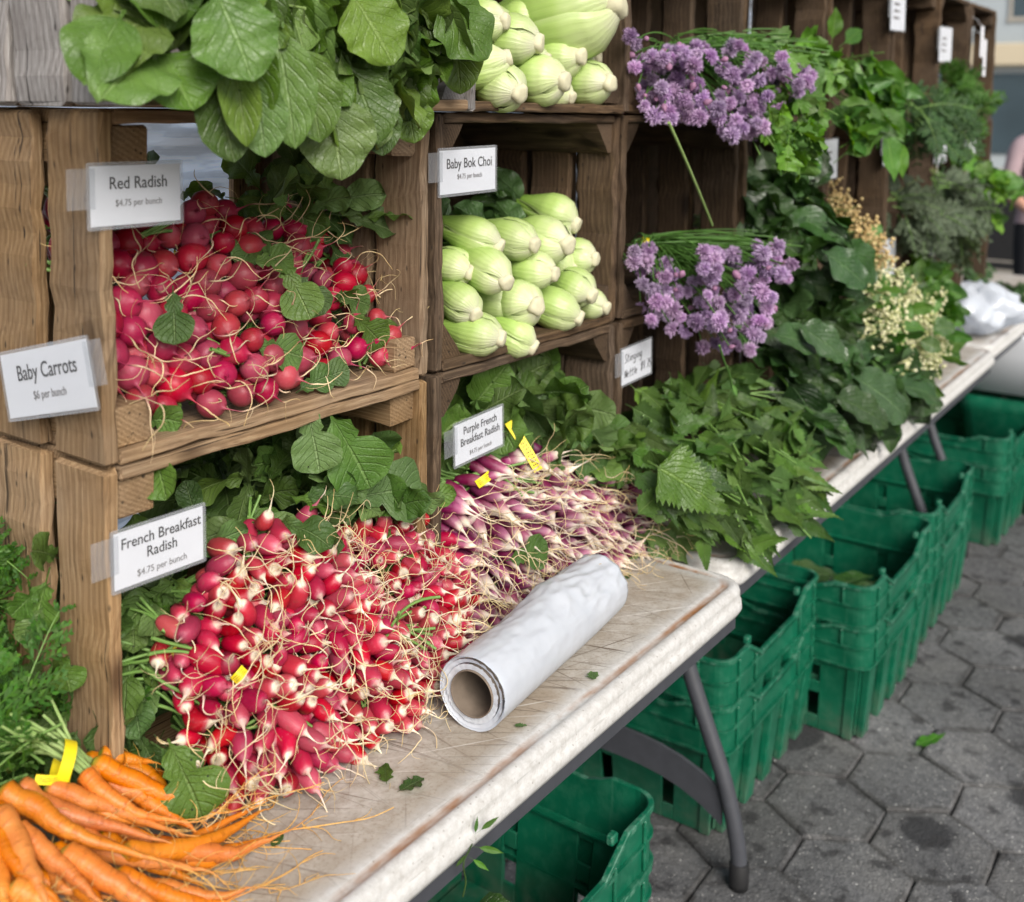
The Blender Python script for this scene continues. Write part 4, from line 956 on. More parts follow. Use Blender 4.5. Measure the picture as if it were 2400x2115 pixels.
# ------------------------------------------------------------------ carrots
def carrot_mat():
    s = N('carrot_skin'); a = s.at(); t, u, r_ = s.sep(a); p = s.obj()
    ring = s.noise(s.comb(s.math('MULTIPLY', t, 60.0), s.math('MULTIPLY', u, 3.0), r_), 1.0, 3, .6); n = s.noise(p, 40.0, 3)
    c = s.mix(s.mr(n, .3, .7), (.60, .148, .014), (.72, .225, .034))
    c = s.ramp(t, [(0, (.50, .15, .012)), (.03, (.66, .165, .010)), (.55, (.74, .21, .016)), (.75, (.80, .42, .11)), (1, (.80, .55, .24))]) if False else s.mix(s.mr(t, .55, .82), c, (.80, .46, .14))
    c = s.mix(s.mr(ring, .54, .66, 0, .6), c, (.36, .085, .008)); c = s.mix(s.mr(t, .0, .03, 1, 0), c, (.20, .22, .03))
    rn = s.orand(); c = s.hsv(c, s.mr(rn, 0, 1, .498, .508), s.mr(s.math('FRACT', s.math('MULTIPLY', rn, 5.3)), 0, 1, .96, 1.06), s.mr(s.math('FRACT', s.math('MULTIPLY', rn, 9.7)), 0, 1, .80, 1.08))
    dirt = s.noise(p, 70.0, 4, .7); c = s.mix(s.mr(dirt, .60, .74, 0, .3), c, (.26, .12, .04))
    s.bump(ring, .6, .0018); return s.fin(c, .42, .45, Subsurface_Weight=.06, Subsurface_Radius=(.006, .002, .001), Subsurface_Scale=.5)
M_CARROT = carrot_mat()
def carrot(parent, pts, r0, tail=.06):
    P = spline(pts, 22); P = P + np.cumsum(rng.normal(size=P.shape) * .0007, 0); d = nrm(P[-1] - P[-3]); T = wander(P[-1], d + np.array([.1, -.1, -.15]), tail, 12, .22); T[:, 2] = np.maximum(T[:, 2], .7425)
    t = np.linspace(0, 1, 22); r_ = r0 * np.clip(t / .04 + .35, 0, 1) * (1 - .15 * t) * (1 - np.clip((t - .35) / .65, 0, 1) ** 1.4 * .90) * (1 + .02 * rng.normal(size=22))
    Q = np.vstack([P, T[1:]]); rr = np.concatenate([r_, np.linspace(r_[-1] * .85, .0004, len(T) - 1)])
    mb = MB(); tube(mb, Q, rr, 12, 0, 1, True, U(0, 1))
    for q in range(9):
        j = int(rng.integers(8, len(Q) - 2)); W_ = wander(Q[j], rdir(1) + d * 1.2 + np.array([0, 0, -.2]), U(.015, .05), 9, .35); W_[:, 2] = np.maximum(W_[:, 2], .742); tube(mb, W_, np.linspace(.0006, .0002, 10), 4, .9, 1.0, False)
    return mb.build('carrot', M_CARROT, parent)
def YC(x, y, l=0): return .25 - .00042 * (y - 1517) - .00016 * (x - 180) + l
def cp(x, y, l=0): q = at(x, y, YC(x, y, l)); q[2] = max(q[2], .752); return q
CA = [ # photograph points along each carrot, radius, pushed back by
 ('A', [(183, 1517), (270, 1555), (345, 1590), (417, 1612)], .0125, 0), ('A', [(196, 1507), (250, 1510), (310, 1515)], .0100, .012), ('A', [(167, 1540), (200, 1585), (270, 1625), (354, 1650)], .0110, -.004),
 ('A', [(258, 1570), (320, 1600), (400, 1640)], .0105, .010), ('A', [(208, 1565), (290, 1605), (375, 1640)], .0100, .014), ('A', [(300, 1545), (350, 1580), (430, 1615)], .0090, .016),
 ('B', [(88, 1570), (170, 1590), (260, 1625), (375, 1660)], .0115, 0), ('B', [(33, 1568), (110, 1610), (210, 1650), (333, 1690)], .0120, 0), ('B', [(0, 1575), (70, 1618), (150, 1675), (333, 1735)], .0135, -.004),
 ('B', [(140, 1640), (200, 1690), (300, 1725), (420, 1745)], .0120, .012), ('B', [(240, 1700), (340, 1695), (440, 1660), (533, 1600)], .0120, .004), ('B', [(300, 1690), (400, 1705), (470, 1716), (552, 1716)], .0115, .010),
 ('C', [(-5, 1610), (30, 1680), (70, 1750), (112, 1805)], .0130, -.006), ('C', [(25, 1645), (90, 1710), (150, 1765), (205, 1810)], .0110, -.002), ('C', [(121, 1700), (200, 1745), (290, 1790), (360, 1830)], .0135, -.004),
 ('C', [(118, 1722), (180, 1790), (240, 1840)], .0110, .010), ('C', [(230, 1740), (320, 1775), (420, 1800), (480, 1815)], .0110, .006), ('C', [(20, 1770), (90, 1800), (160, 1850)], .0120, .004),
 ('C', [(-30, 1680), (0, 1750), (20, 1830)], .0130, .004), ('C', [(200, 1660), (290, 1720), (400, 1770)], .0110, .016), ('A', [(60, 1610), (150, 1650), (260, 1690)], .0110, .022), ('B', [(0, 1640), (80, 1700), (180, 1740)], .0120, .022),
 ('B', [(150, 1600), (260, 1660), (380, 1700)], .0110, .024), ('C', [(0, 1720), (100, 1760), (220, 1800)], .0120, .022)]
CA += [(b, [(x + U(-26, 26), y + U(-12, 20)) for x, y in p], r_ * U(.75, 1), l + U(.004, .020)) for b, p, r_, l in CA for _ in (0,)]
CB = {}
for k, lab in (('A', 'baby carrot bunch tied with the yellow printed band'), ('B', 'baby carrot bunch with the longest carrots reaching across the table'), ('C', 'baby carrot bunch lowest and nearest the camera')):
    c = np.mean([cp(*p[0]) for b, p, r_, l in CA if b == k], 0); CB[k] = (thing('carrot_bunch', c, lab, 'carrot bunch', 'bunches of baby carrots'), c)
for b, p, r_, l in CA: carrot(CB[b][0], [cp(x, y, l) for x, y in p], r_ * .80, U(.06, .13))
def frond_heap(t, anchors, dm, dj, L, mat=ML_FROND, st=MS_GREEN, name='leaves', **k):
    mb, sm = MB(), MB()
    for p, n in anchors:
        for _ in range(n):
            d = nrm(np.asarray(dm) + rdir(dj)); frond(mb, np.asarray(p) + rdir(.012), d, nrm(TOCAM + rdir(.5)), U(*L), smb=sm, **k)
    mb.build(name, mat, t); sm.build('stems', st, t)
frond_heap(CB['A'][0], [(cp(60, 1500, .004), 8), (cp(50, 1470, .01), 9)], (-.9, .15, .25), .30, (.10, .17))
frond_heap(CB['B'][0], [(cp(10, 1535, .004), 6), (cp(-20, 1500, .0), 7), (cp(20, 1460, .03), 8)], (-.75, .2, .45), .4, (.09, .15))
frond_heap(CB['C'][0], [(cp(-40, 1720, .01), 5)], (-.9, .1, .1), .35, (.08, .13))
mb = MB()                                                              # bare petioles gathered at the band
for q in range(30):
    p = cp(175 + U(-14, 14), 1530 + U(-18, 22), U(0, .012)); e = at(U(-10, 60), U(1430, 1500), .275); tube(mb, curve3(p, (p + e) / 2 + V3(0, 0, .012) + rdir(.006), e + rdir(.01), 8), np.linspace(.0022, .0014, 8), 6)
mb.build('stems', MS_PALE, CB['A'][0])
mb = MB(); bc = cp(138, 1528, -.004); rg = []
for q, off in ((0, 0), (1, .011)):
    rg.append([bc + V3(-.010, .004, .006) * (off / .011) + V3(.55, .0, .5) * 0 + nrm([.25, -.35, 1]) * math.sin(a) * .021 + nrm([.55, .8, .1]) * math.cos(a) * .022 for a in np.linspace(0, 6.283, 25)[:-1]])
loft(mb, rg, False, False); mb.build('label_band', M_BAND, CB['A'][0])
flag(CB['A'][0], at(70, 1556, .242), at(140, 1552, .236) - at(70, 1556, .242), TOCAM, .034, .0042)
# spare carrot tops stacked left of the crates
for i, (lab, anc) in enumerate((('feathery carrot tops standing against the left edge of the crates', [(-.99, .52, .86), (-1.0, .50, .93), (-.99, .50, 1.0), (-.985, .46, .90), (-1.0, .46, .84)]), ('feathery carrot tops drooping low beside the crate foot', [(-.99, .40, .79), (-1.0, .36, .80), (-.99, .44, .81)]))):
    t = thing('carrot_greens', anc[0], lab, 'carrot tops', 'loose carrot tops')
    frond_heap(t, [(p, 9) for p in anc], (-.15, -.35, .25), .6, (.09, .15))

# ------------------------------------------------------------------ bok choi
def bok_mat():
    s = N('bok_choi_stalk'); a = s.at(); v, u, r_ = s.sep(a); p = s.obj()
    rib = s.noise(s.comb(s.math('MULTIPLY', v, 1.6), s.math('MULTIPLY', u, 26.0), r_), 1.0, 3, .6); n = s.noise(p, 30.0, 3)
    c = s.ramp(s.math('ADD', v, s.mr(n, .3, .7, -.08, .08)), [(.0, (.60, .60, .42)), (.10, (.55, .62, .32)), (.38, (.42, .57, .17)), (.75, (.29, .46, .09)), (1, (.15, .29, .035))])
    c = s.mix(s.mr(rib, .45, .72, 0, .2), c, (.26, .44, .075)); c = s.mix(s.mr(s.math('ABSOLUTE', u), .86, 1.0, 0, .6), c, (.54, .65, .30))
    vein = s.math('SINE', s.math('ADD', s.math('MULTIPLY', u, 34.0), s.math('MULTIPLY', n, 3.0))); s.bump(s.math('ADD', rib, s.math('MULTIPLY', vein, .25)), .35, .0018)
    c = s.hsv(c, .5, 1, s.mr(s.orand(), 0, 1, .88, 1.06))
    return s.fin(c, .34, .45, Subsurface_Weight=.08, Subsurface_Radius=(.006, .008, .003), Subsurface_Scale=.6)
M_BOK = bok_mat(); M_BOKCUT = simple('cut_stalk_base', (.58, .55, .38), .7, .3, .14, 90, .4)
def bok_mesh(i):
    """root end at +Z (0), leaves away from it"""
    mb = MB(); L, Rr = U(.096, .120), U(.031, .037); nst = 7; prof = lambda v: np.interp(v, [0, .05, .16, .34, .52, .72, .9, 1.0], [.38, .60, .90, 1.02, .95, .70, .50, .44])
    a0 = U(0, 6.28)
    for s_ in range(nst):
        lay = [1.08, 1.03, .98, .90, .88, .84, .70][s_]; ac = a0 + s_ * 2.22 + U(-.15, .15); half = [1.18, 1.15, 1.10, 1.0, .95, .9, .9][s_] * U(.9, 1.05)
        nv, nu = 20, 15; v = np.linspace(0, 1, nv); u = np.linspace(-1, 1, nu); ln = L * U(.94, 1.08)
        hv = half * np.interp(v, [0, .25, .55, .8, 1], [.75, 1, 1, .8, .62])
        th = ac + u[None] * hv[:, None]; r_ = Rr * lay * prof(v)[:, None] * (1 + .0 * u[None])
        r_ = r_ + Rr * (.075 * (1 - np.abs(u[None]) ** 2) * np.sin(np.pi * v)[:, None]) - Rr * .06 * np.abs(u[None]) ** 5 + Rr * .010 * np.cos(u[None] * U(15, 24) + U(0, 6))
        if s_ < 3 and i % 3 == 0 and s_ == 0: r_ = r_ + Rr * .25 * np.clip(v[:, None] - .55, 0, 1) ** 1.2          # one stalk bowing outwards
        z = -ln * v[:, None] + 0 * u[None]; z = z - .0015 * np.abs(u[None])
        O = np.stack([r_ * np.cos(th), r_ * np.sin(th), z], -1); ri = r_ - .0042 * (1 - np.abs(u[None]) ** 3 * .8); I = np.stack([ri * np.cos(th), ri * np.sin(th), z], -1)
        A = np.zeros((nv, nu, 3)); A[..., 0] = v[:, None]; A[..., 1] = u[None]; A[..., 2] = U(0, 9)
        b = mb.n; mb.add(O, grid_faces(nu, nv), A); c = mb.n; mb.add(I, grid_faces(nu, nv)[:, ::-1], A)
        for col in (0, nu - 1): mb.add(np.stack([O[:, col], I[:, col]], 1), grid_faces(2, nv), np.stack([A[:, col], A[:, col]], 1))
    rg = [[(Rr * .80 * prof(q) * math.cos(a), Rr * .80 * prof(q) * math.sin(a), -L * q) for a in np.linspace(0, 6.283, 17)[:-1]] for q in np.linspace(.02, 1, 12)]
    A = np.zeros((12, 16, 3)); A[..., 0] = np.linspace(.02, 1, 12)[:, None]; A[..., 1] = np.linspace(-1, 1, 16)[None]; loft(mb, rg, True, True, A)      # inner stalks
    mb.m = 1; k = 18; f = np.linspace(0, 6.283, k + 1)[:-1]; rb = Rr * .40
    wob = 1 + .08 * np.sin(f * 3 + i) + .05 * np.sin(f * 5)
    loft(mb, [np.column_stack([rb * q * wob * np.cos(f), rb * q * wob * np.sin(f), np.full(k, z)]) for q, z in ((1.1, -.014), (1.05, .001), (.92, .0055), (.5, .0065))])
    return mb.mesh('bok_choi', [M_BOK, M_BOKCUT])
BM = [bok_mesh(i) for i in range(7)]
BOKLEAF = []
for i in range(3):
    mb = MB()
    for q in range(7):
        d = nrm([U(-.5, .5), U(-.5, .5), -1]); leaf(mb, V3(0, 0, -.09) + d * .01, d, nrm([d[1], -d[0], U(-.3, .3)]), U(.085, .12), .06, W_oval, curl=.2, fold=.4, ruf=.2, pet=.2, sink=rdir(1))
    BOKLEAF.append(mb.mesh('leaves', ML_CHARD))
def bok(x, y, Y, px, where, row, dz=0.0, dirv=None):
    p = at(x, y, Y); s_ = px * U(.92, 1.08) / 88.0 * (np.linalg.norm(p - CAM) / 1.72); d = nrm(np.array([.12, -1, -.12] if dirv is None else dirv) + rdir(.17))
    q = Vector((0, 0, 1)).rotation_difference(Vector(d)) @ Quaternion((0, 0, 1), U(0, 6.28))
    t = thing('bok_choi', p, 'pale green bok choi head, ' + where, 'bok choi', 'bok choi heads in the ' + row + ' crate')
    o = inst('stalks', BM[int(rng.integers(7))], t, p + d * .055 * s_, q, s_); inst('leaves', BOKLEAF[int(rng.integers(3))], t, p + d * .055 * s_, q, s_ * .9)
    return t
for x, y, Y, px, w in ((935, 470, .305, 84, 'with dark leaves showing behind, top left of the lower crate'), (1012, 472, .305, 80, 'right of the top left head'), (1075, 478, .31, 88, 'under the topmost long head'), (1088, 425, .345, 92, 'topmost and longest of the lower crate'),
                       (962, 535, .275, 96, 'biggest, at the middle left of the lower crate'), (1048, 540, .288, 80, 'small ribbed one at the middle of the lower crate'), (1100, 515, .32, 60, 'smallest, between two bigger heads'), (1135, 512, .31, 74, 'at the upper right, near the side wall'),
                       (1130, 568, .285, 82, 'at the right below the upper right head'), (1163, 600, .282, 66, 'lowest at the right wall of the lower crate'), (912, 600, .285, 74, 'half hidden at the left wall'), (970, 600, .30, 72, 'set back below the biggest head'),
                       (1022, 605, .275, 90, 'lying long and flat in the lower middle'), (1095, 612, .278, 88, 'plump one above the shelf at lower right'), (935, 662, .268, 80, 'standing at the front left corner of the lower crate'), (1012, 665, .266, 76, 'greener, lying alone on the front of the shelf'),
                       (895, 530, .315, 76, 'cut off by the left wall of the lower crate'), (905, 655, .29, 64, 'tucked behind the front left corner')):
    bok(x, y, Y, px, w, 'lower')
for x, y, Y, px, w in ((945, 45, .30, 76, 'highest at the left of the upper crate'), (975, 40, .34, 60, 'behind the left ones of the upper crate'), (1000, 80, .285, 96, 'broad ribbed one left of centre'), (1105, 35, .31, 150, 'huge, crowning the top row heap'), (945, 135, .262, 84, 'beside the dangling green leaf'),
                       (980, 172, .258, 92, 'lying flat at the front left of the upper crate'), (1055, 160, .262, 92, 'in the front middle of the upper crate'), (1095, 112, .30, 84, 'below the huge one'), (1150, 105, .33, 66, 'behind, right of centre'), (1168, 90, .345, 62, 'far back on the right'),
                       (1158, 165, .272, 92, 'at the front right of the upper crate'), (1192, 128, .31, 56, 'small one by the right wall'), (1190, 185, .285, 54, 'squat one at the right corner cleat'), (1098, 182, .285, 62, 'small one wedged near the shelf'), (1040, 115, .30, 70, 'at the centre of the upper crate'), (1140, 118, .32, 70, 'between the huge one and the right wall'), (1020, 40, .35, 70, 'back, left of the huge one')):
    bok(x, y, Y, px, w, 'upper')
# ------------------------------------------------------------------ leafy bunches
def spray(name, label, cat, mat, pts, dirm, dj, L, wr, kind=W_oval, group=None, stems=0, sm=MS_GREEN, base=None, up=None, ext=None, parent=None, **kw):
    """one bunch: pts = (x, y, depth, leaves) in the photograph; extra leaves in ext = (point, direction, length, width)"""
    mb = MB(); q0 = at(*pts[0][:3]); t = parent or thing(name, q0, label, cat, group)
    for (x, y, Y, n) in pts:
        p = at(x, y, Y)
        for _ in range(n):
            d = nrm(np.asarray(dirm) + rdir(dj)); l = U(*L); nn = nrm((TOCAM if up is None else np.asarray(up)) + rdir(.5)); k = dict(curl=U(.2, 1.0), fold=U(.05, .75), ruf=U(.06, .22), twist=U(-1.3, 1.3)); k.update(kw)
            leaf(mb, p + rng.uniform(-1, 1, 3) * V3(.022, .02, .018) - d * l * .5, d, nn, l, l * wr * U(.85, 1.15), kind, **k)
    for (p, d, l, w, kk) in (ext or []):
        k = dict(kw); k.update(kk); k.setdefault('curl', .4); leaf(mb, p, d, kk.get('n', TOCAM) if 'n' in kk else TOCAM, l, w, kind, **{a: b for a, b in k.items() if a != 'n'})
    mb.build('leaves', mat, t)
    if stems:
        sb = MB(); bp = np.asarray(base)
        for _ in range(stems):
            x, y, Y, n = pts[int(rng.integers(len(pts)))]; e = at(x, y, Y) + rdir(.015); s0 = bp + rdir(.012); tube(sb, curve3(s0, (s0 + e) / 2 + V3(0, 0, .02) + rdir(.01), e, 8), np.linspace(.0026, .0014, 8), 6)
        sb.build('stems', sm, t)
    return t
# broad greens tumbling out of the top left crate
G = 'bunches of broad greens in the top left crate'
DN = (.05, -.42, -.8)
kw = dict(pet=.18, pw=.05, serr=0, irr=.012, nv=22, nu=9)
spray('greens_bunch', 'broad round leaves drooping over the weathered boards at far left', 'greens', ML_ARUG, [(300, -60, .18, 3), (340, 10, .20, 4), (270, 10, .20, 2), (380, -50, .16, 3)], (-.35, -.35, -.6), .45, (.08, .12), .74, W_oval, G, 14, MS_PALE, (-.93, .36, 1.56), None,
      [(at(330, 20, .17), (-.8, -.1, -.30), .10, .085, dict(n=(-.3, -.55, .8), curl=.9, fold=.15)), (at(340, 95, .165), (-.75, -.25, -.22), .11, .085, dict(n=(-.2, -.7, .6), curl=.6)), (at(420, -40, .12), (.15, -.35, -.75), .095, .080, dict(n=(-.5, -.8, .4), fold=.06)),
       (at(300, 90, .165), (.1, -.3, -.35), .07, .085, dict(n=(-.3, -.6, .7), curl=.5)), (at(250, 20, .17), (-.5, -.2, -.5), .09, .065, dict(curl=.3))], **kw)
spray('greens_bunch', 'long pale backed leaves hanging lowest over the red radish crate', 'greens', ML_ARUG, [(470, 20, .16, 9), (520, 60, .16, 10), (560, 10, .17, 9), (440, 60, .165, 7), (500, 150, .16, 7), (590, 90, .16, 9), (540, 120, .16, 7)], DN, .34, (.07, .125), .50, W_oval, G, 16, MS_PALE, (-.83, .36, 1.57), None,
      [(at(500, 130, .13), (.05, -.2, -1), .085, .055, dict(fold=.3)), (at(420, 140, .145), (.15, -.25, -1), .085, .06, dict(fold=.5)), (at(455, 60, .13), (.05, -.2, -1), .105, .045, dict(fold=.6)), (at(545, 20, .13), (.05, -.2, -1), .13, .06, dict(fold=.3)), (at(590, 60, .135), (.1, -.25, -1), .11, .06, dict(fold=.3)), (at(490, 20, .14), (.0, -.2, -1), .11, .05, dict(fold=.5))], **kw)
spray('greens_bunch', 'crinkled darker greens hanging in front of the radish crate lid', 'greens', ML_ARUG, [(640, 60, .16, 10), (690, 30, .17, 10), (670, 120, .155, 10), (720, 90, .16, 10), (640, 170, .155, 9), (750, 150, .16, 9), (700, 190, .16, 7)], (.12, -.42, -.75), .40, (.06, .11), .60, W_oval, G, 14, MS_PALE, (-.72, .36, 1.57), None,
      [(at(650, 160, .135), (.05, -.2, -1), .10, .08, dict(fold=.15)), (at(690, 110, .13), (.25, -.3, -.9), .095, .065, dict(fold=.12)), (at(745, 190, .15), (.05, -.2, -1), .065, .05, dict(fold=.2))], **kw)
spray('greens_bunch', 'fresh greens bunch with rounded leaves beside the upper bok choi', 'greens', ML_ARUG, [(790, 20, .16, 9), (850, 10, .16, 9), (800, 90, .16, 9), (830, 120, .165, 8), (760, 60, .16, 9), (790, 170, .165, 8), (740, -10, .16, 8), (860, 50, .155, 6)], (.3, -.42, -.55), .45, (.06, .105), .66, W_oval, G, 14, MS_PALE, (-.62, .36, 1.57), None,
      [(at(860, -20, .14), (.45, -.3, -.5), .10, .085, dict(n=(-.5, -.75, .45), fold=.05)), (at(905, 60, .16), (.1, -.1, -1), .075, .06, dict(fold=.3)), (at(690, -30, .12), (.3, -.3, -.6), .09, .08, dict(n=(-.5, -.7, .6), fold=.05)), (at(805, 180, .16), (.1, -.2, -.9), .06, .055, {})], **kw)
# stinging nettles spreading over the table joint
G = 'bunches of stinging nettle'; kw = dict(serr=.11, nv=33, nu=7, pet=.14, pw=.03, irr=.01, twist=.3, fold=.22, ruf=.07)
spray('nettle_bunch', 'nettle bunch upright against the slats behind the hand-lettered card', 'nettles', ML_NET, [(1310, 800, .23, 5), (1360, 790, .22, 5), (1400, 770, .22, 6), (1450, 770, .21, 6), (1290, 860, .22, 4), (1350, 850, .19, 5), (1420, 830, .17, 6), (1260, 900, .21, 3), (1280, 830, .26, 3)], (.35, -.35, .25), .6, (.08, .12), .40, W_nettle, G, 18, MS_GREEN, (.20, .33, .85), **kw)
spray('nettle_bunch', 'nettle bunch with one big flat leaf over the purple radishes', 'nettles', ML_NET, [(1280, 890, .19, 3), (1310, 940, .15, 4), (1330, 1000, .12, 5), (1380, 960, .11, 6), (1400, 1030, .085, 6), (1450, 1000, .075, 6), (1420, 900, .12, 6), (1370, 900, .15, 5)], (.5, -.55, -.25), .36, (.085, .13), .38, W_nettle, G, 16, MS_GREEN, (.10, .30, .86), None,
      [(at(1292, 920, .135), (.42, -.60, -.42), .155, .105, dict(n=(-.55, -.5, .65), fold=.12, curl=.2)), (at(1330, 940, .13), (.55, -.55, -.15), .12, .075, dict(n=(-.5, -.5, .7), fold=.2)), (at(1250, 890, .20), (.9, -.3, .1), .085, .035, dict(fold=.5)), (at(1400, 1060, .09), (.0, -.2, -1), .07, .03, {})], **kw)
spray('nettle_bunch', 'largest nettle bunch drooping to the front corner of table', 'nettles', ML_NET, [(1470, 1060, .045, 6), (1520, 1060, .035, 7), (1560, 1020, .035, 7), (1500, 980, .06, 6), (1550, 950, .055, 6), (1600, 1000, .025, 6), (1460, 930, .09, 6), (1590, 940, .04, 6), (1620, 970, .02, 4), (1600, 1050, .015, 3), (1500, 1090, .04, 4)], (.60, -.45, -.32), .26, (.085, .135), .32, W_nettle, G, 22, MS_GREEN, (.25, .22, .90), **kw)
spray('nettle_bunch', 'nettle bunch on the right with the brightest tips', 'nettles', ML_NET, [(1480, 800, .17, 5), (1520, 830, .14, 6), (1560, 850, .11, 6), (1490, 870, .12, 6), (1540, 900, .085, 6), (1590, 890, .07, 6), (1610, 930, .04, 5), (1500, 760, .20, 4), (1460, 760, .20, 4), (1570, 800, .14, 4)], (.5, -.4, .05), .5, (.085, .125), .34, W_nettle, G, 18, MS_GREEN, (.33, .3, .9), **kw)
# dark broad leaves
G = 'bunches of broad dark leaves'; kw = dict(pet=.10, pw=.06, nv=20, nu=9, irr=.010)
spray('leaf_bunch', 'dark glossy leaves spilling from the middle row beside the chives', 'greens', ML_CHARD, [(1500, 380, .25, 4), (1560, 360, .24, 5), (1540, 430, .20, 5), (1600, 400, .20, 5), (1620, 460, .15, 5), (1580, 490, .15, 5), (1530, 480, .19, 5), (1660, 480, .12, 4), (1640, 430, .17, 4), (1500, 440, .25, 5)], (.5, -.4, -.1), .45, (.10, .16), .50, W_oval, G, 16, MS_PALE, (.62, .42, 1.22), None,
      [(at(1640, 500, .10), (.45, -.4, -.35), .13, .08, dict(n=(-.6, -.6, .5), fold=.1)), (at(1680, 480, .09), (.5, -.3, -.5), .13, .085, dict(n=(-.6, -.5, .6)))], **kw)
spray('leaf_bunch', 'dusty green broad leaves folded below the lower chive flowers', 'greens', ML_CHARD, [(1540, 640, .20, 5), (1600, 650, .16, 6), (1650, 640, .14, 5), (1560, 600, .20, 5), (1520, 690, .20, 5), (1620, 700, .13, 5), (1680, 620, .13, 4), (1600, 560, .18, 5), (1660, 560, .15, 4), (1580, 540, .2, 4)], (.5, -.4, -.2), .4, (.11, .17), .50, W_oval, G, 14, MS_PALE, (.62, .35, .98), None,
      [(at(1590, 650, .12), (.4, -.4, -.3), .13, .08, dict(n=(-.55, -.55, .65))), (at(1540, 670, .15), (.55, -.3, -.1), .13, .07, dict(n=(-.55, -.55, .65)))], **kw)
spray('leaf_bunch', 'huge fluted leaves drooping at the front edge of table', 'greens', ML_CHARD, [(1640, 780, .11, 5), (1700, 760, .10, 5), (1740, 780, .08, 5), (1680, 840, .07, 5), (1760, 820, .06, 4), (1640, 860, .07, 4), (1580, 760, .15, 5), (1720, 850, .055, 4), (1600, 810, .11, 4), (1690, 720, .12, 4)], (.5, -.45, -.3), .35, (.12, .18), .50, W_oval, G, 14, MS_PALE, (.80, .35, .93), None,
      [(at(1700, 750, .05), (.55, -.35, -.35), .18, .11, dict(n=(-.55, -.6, .6), fold=.08)), (at(1660, 790, .055), (.5, -.4, -.25), .15, .08, dict(n=(-.55, -.55, .7))), (at(1740, 760, .06), (.6, -.25, -.5), .16, .09, dict(n=(-.7, -.55, .4), fold=.3)), (at(1790, 770, .055), (.7, -.3, -.15), .16, .085, dict(n=(-.5, -.5, .7)))], **kw)
spray('leaf_bunch', 'lighter broad leaves right behind the huge fluted ones', 'greens', ML_CHARD, [(1760, 740, .09, 5), (1800, 760, .07, 5), (1830, 790, .055, 4), (1740, 700, .12, 4), (1800, 720, .09, 4)], (.55, -.4, -.1), .4, (.11, .17), .66, W_oval, G, 10, MS_PALE, (1.1, .35, .92), **kw)
# celery, long leaves, herbs further along
spray('celery_bunch', 'bright celery leaves hanging from the top row', 'celery', ML_CEL, [(1500, 90, .22, 6), (1540, 85, .20, 7), (1590, 95, .18, 7), (1640, 110, .16, 6), (1560, 130, .12, 9), (1610, 140, .12, 9), (1640, 160, .12, 8), (1580, 200, .09, 9), (1620, 210, .09, 8), (1540, 230, .085, 7), (1570, 270, .07, 7), (1600, 290, .065, 7), (1550, 300, .07, 4), (1520, 180, .12, 6), (1610, 250, .08, 7)], (.45, -.3, -.45), .5, (.05, .085), .72, W_rad, None, 26, MS_GREEN, (.62, .42, 1.58), pet=.3, serr=.10, nv=15)
spray('leaf_bunch', 'long pointed bright leaves in the top row past the celery', 'greens', ML_BAS, [(1680, 130, .19, 8), (1730, 130, .17, 9), (1770, 150, .15, 8), (1720, 180, .13, 8), (1770, 190, .12, 8), (1690, 220, .13, 7), (1740, 240, .10, 8), (1780, 250, .095, 7), (1800, 170, .13, 5), (1700, 270, .11, 5)], (.5, -.35, -.3), .5, (.09, .14), .42, W_lance, None, 16, MS_GREEN, (1.1, .42, 1.57), None,
      [(at(1675, 95, .20), (.75, -.1, .35), .12, .04, dict(curl=.1)), (at(1660, 95, .22), (-.1, -.1, 1), .09, .04, dict(curl=.1)), (at(1765, 230, .08), (.2, -.15, -1), .15, .05, dict(curl=.2)), (at(1790, 260, .075), (.15, -.15, -1), .11, .04, {})])
spray('leaf_bunch', 'dark leaf tucked behind the hanging celery in the middle row', 'greens', ML_CHARD, [(1580, 345, .19, 5), (1610, 350, .19, 4)], (.4, -.4, .1), .5, (.08, .12), .6, W_oval, None)
def herb(label, pts, dm, dj, L, mat, cat='herbs', **k):
    t = thing('herb_bunch', at(*pts[0][:3]), label, cat, 'herb bunches at the far end'); frond_heap(t, [(at(x, y, Y), n) for x, y, Y, n in pts], dm, dj, L, mat, MS_GREEN, 'leaves', **k)
    return t
herb('feathery dill drooping from the top row', [(1800, 200, .22, 8), (1840, 205, .19, 9), (1870, 215, .17, 9), (1830, 230, .17, 8)], (.5, -.5, -.35), .35, (.10, .16), ML_DILL, wd=.0020)
herb('bushy dill standing upright in the far top crate', [(1880, 170, .26, 9), (1900, 190, .24, 10), (1920, 200, .22, 9), (1935, 225, .2, 8), (1890, 215, .22, 8)], (.3, -.4, .5), .6, (.07, .12), ML_FROND, wd=.0024)
herb('olive green sprigs beside the dried flowers', [(1770, 400, .25, 7), (1800, 410, .22, 7), (1830, 420, .20, 7), (1850, 430, .18, 6)], (.5, -.4, -.2), .4, (.09, .15), ML_SAGE, wd=.0026)
herb('silvery grey herb sprigs drooping from the middle row', [(1870, 370, .22, 8), (1890, 400, .2, 9), (1900, 430, .17, 9), (1880, 440, .18, 7), (1860, 350, .25, 7), (1910, 400, .18, 7)], (.45, -.5, -.4), .35, (.10, .17), ML_SAGE, wd=.0032)
spray('herb_bunch', 'bright green herb bunch sticking out of the last crate', 'herbs', ML_CEL, [(1920, 320, .24, 7), (1950, 350, .22, 9), (1980, 360, .18, 9), (1960, 400, .19, 9), (1990, 390, .16, 8), (1940, 430, .2, 8), (2010, 370, .14, 7), (1985, 430, .16, 6), (2030, 380, .12, 6)], (.5, -.4, .0), .6, (.07, .12), .6, W_oval, 'herb bunches at the far end')
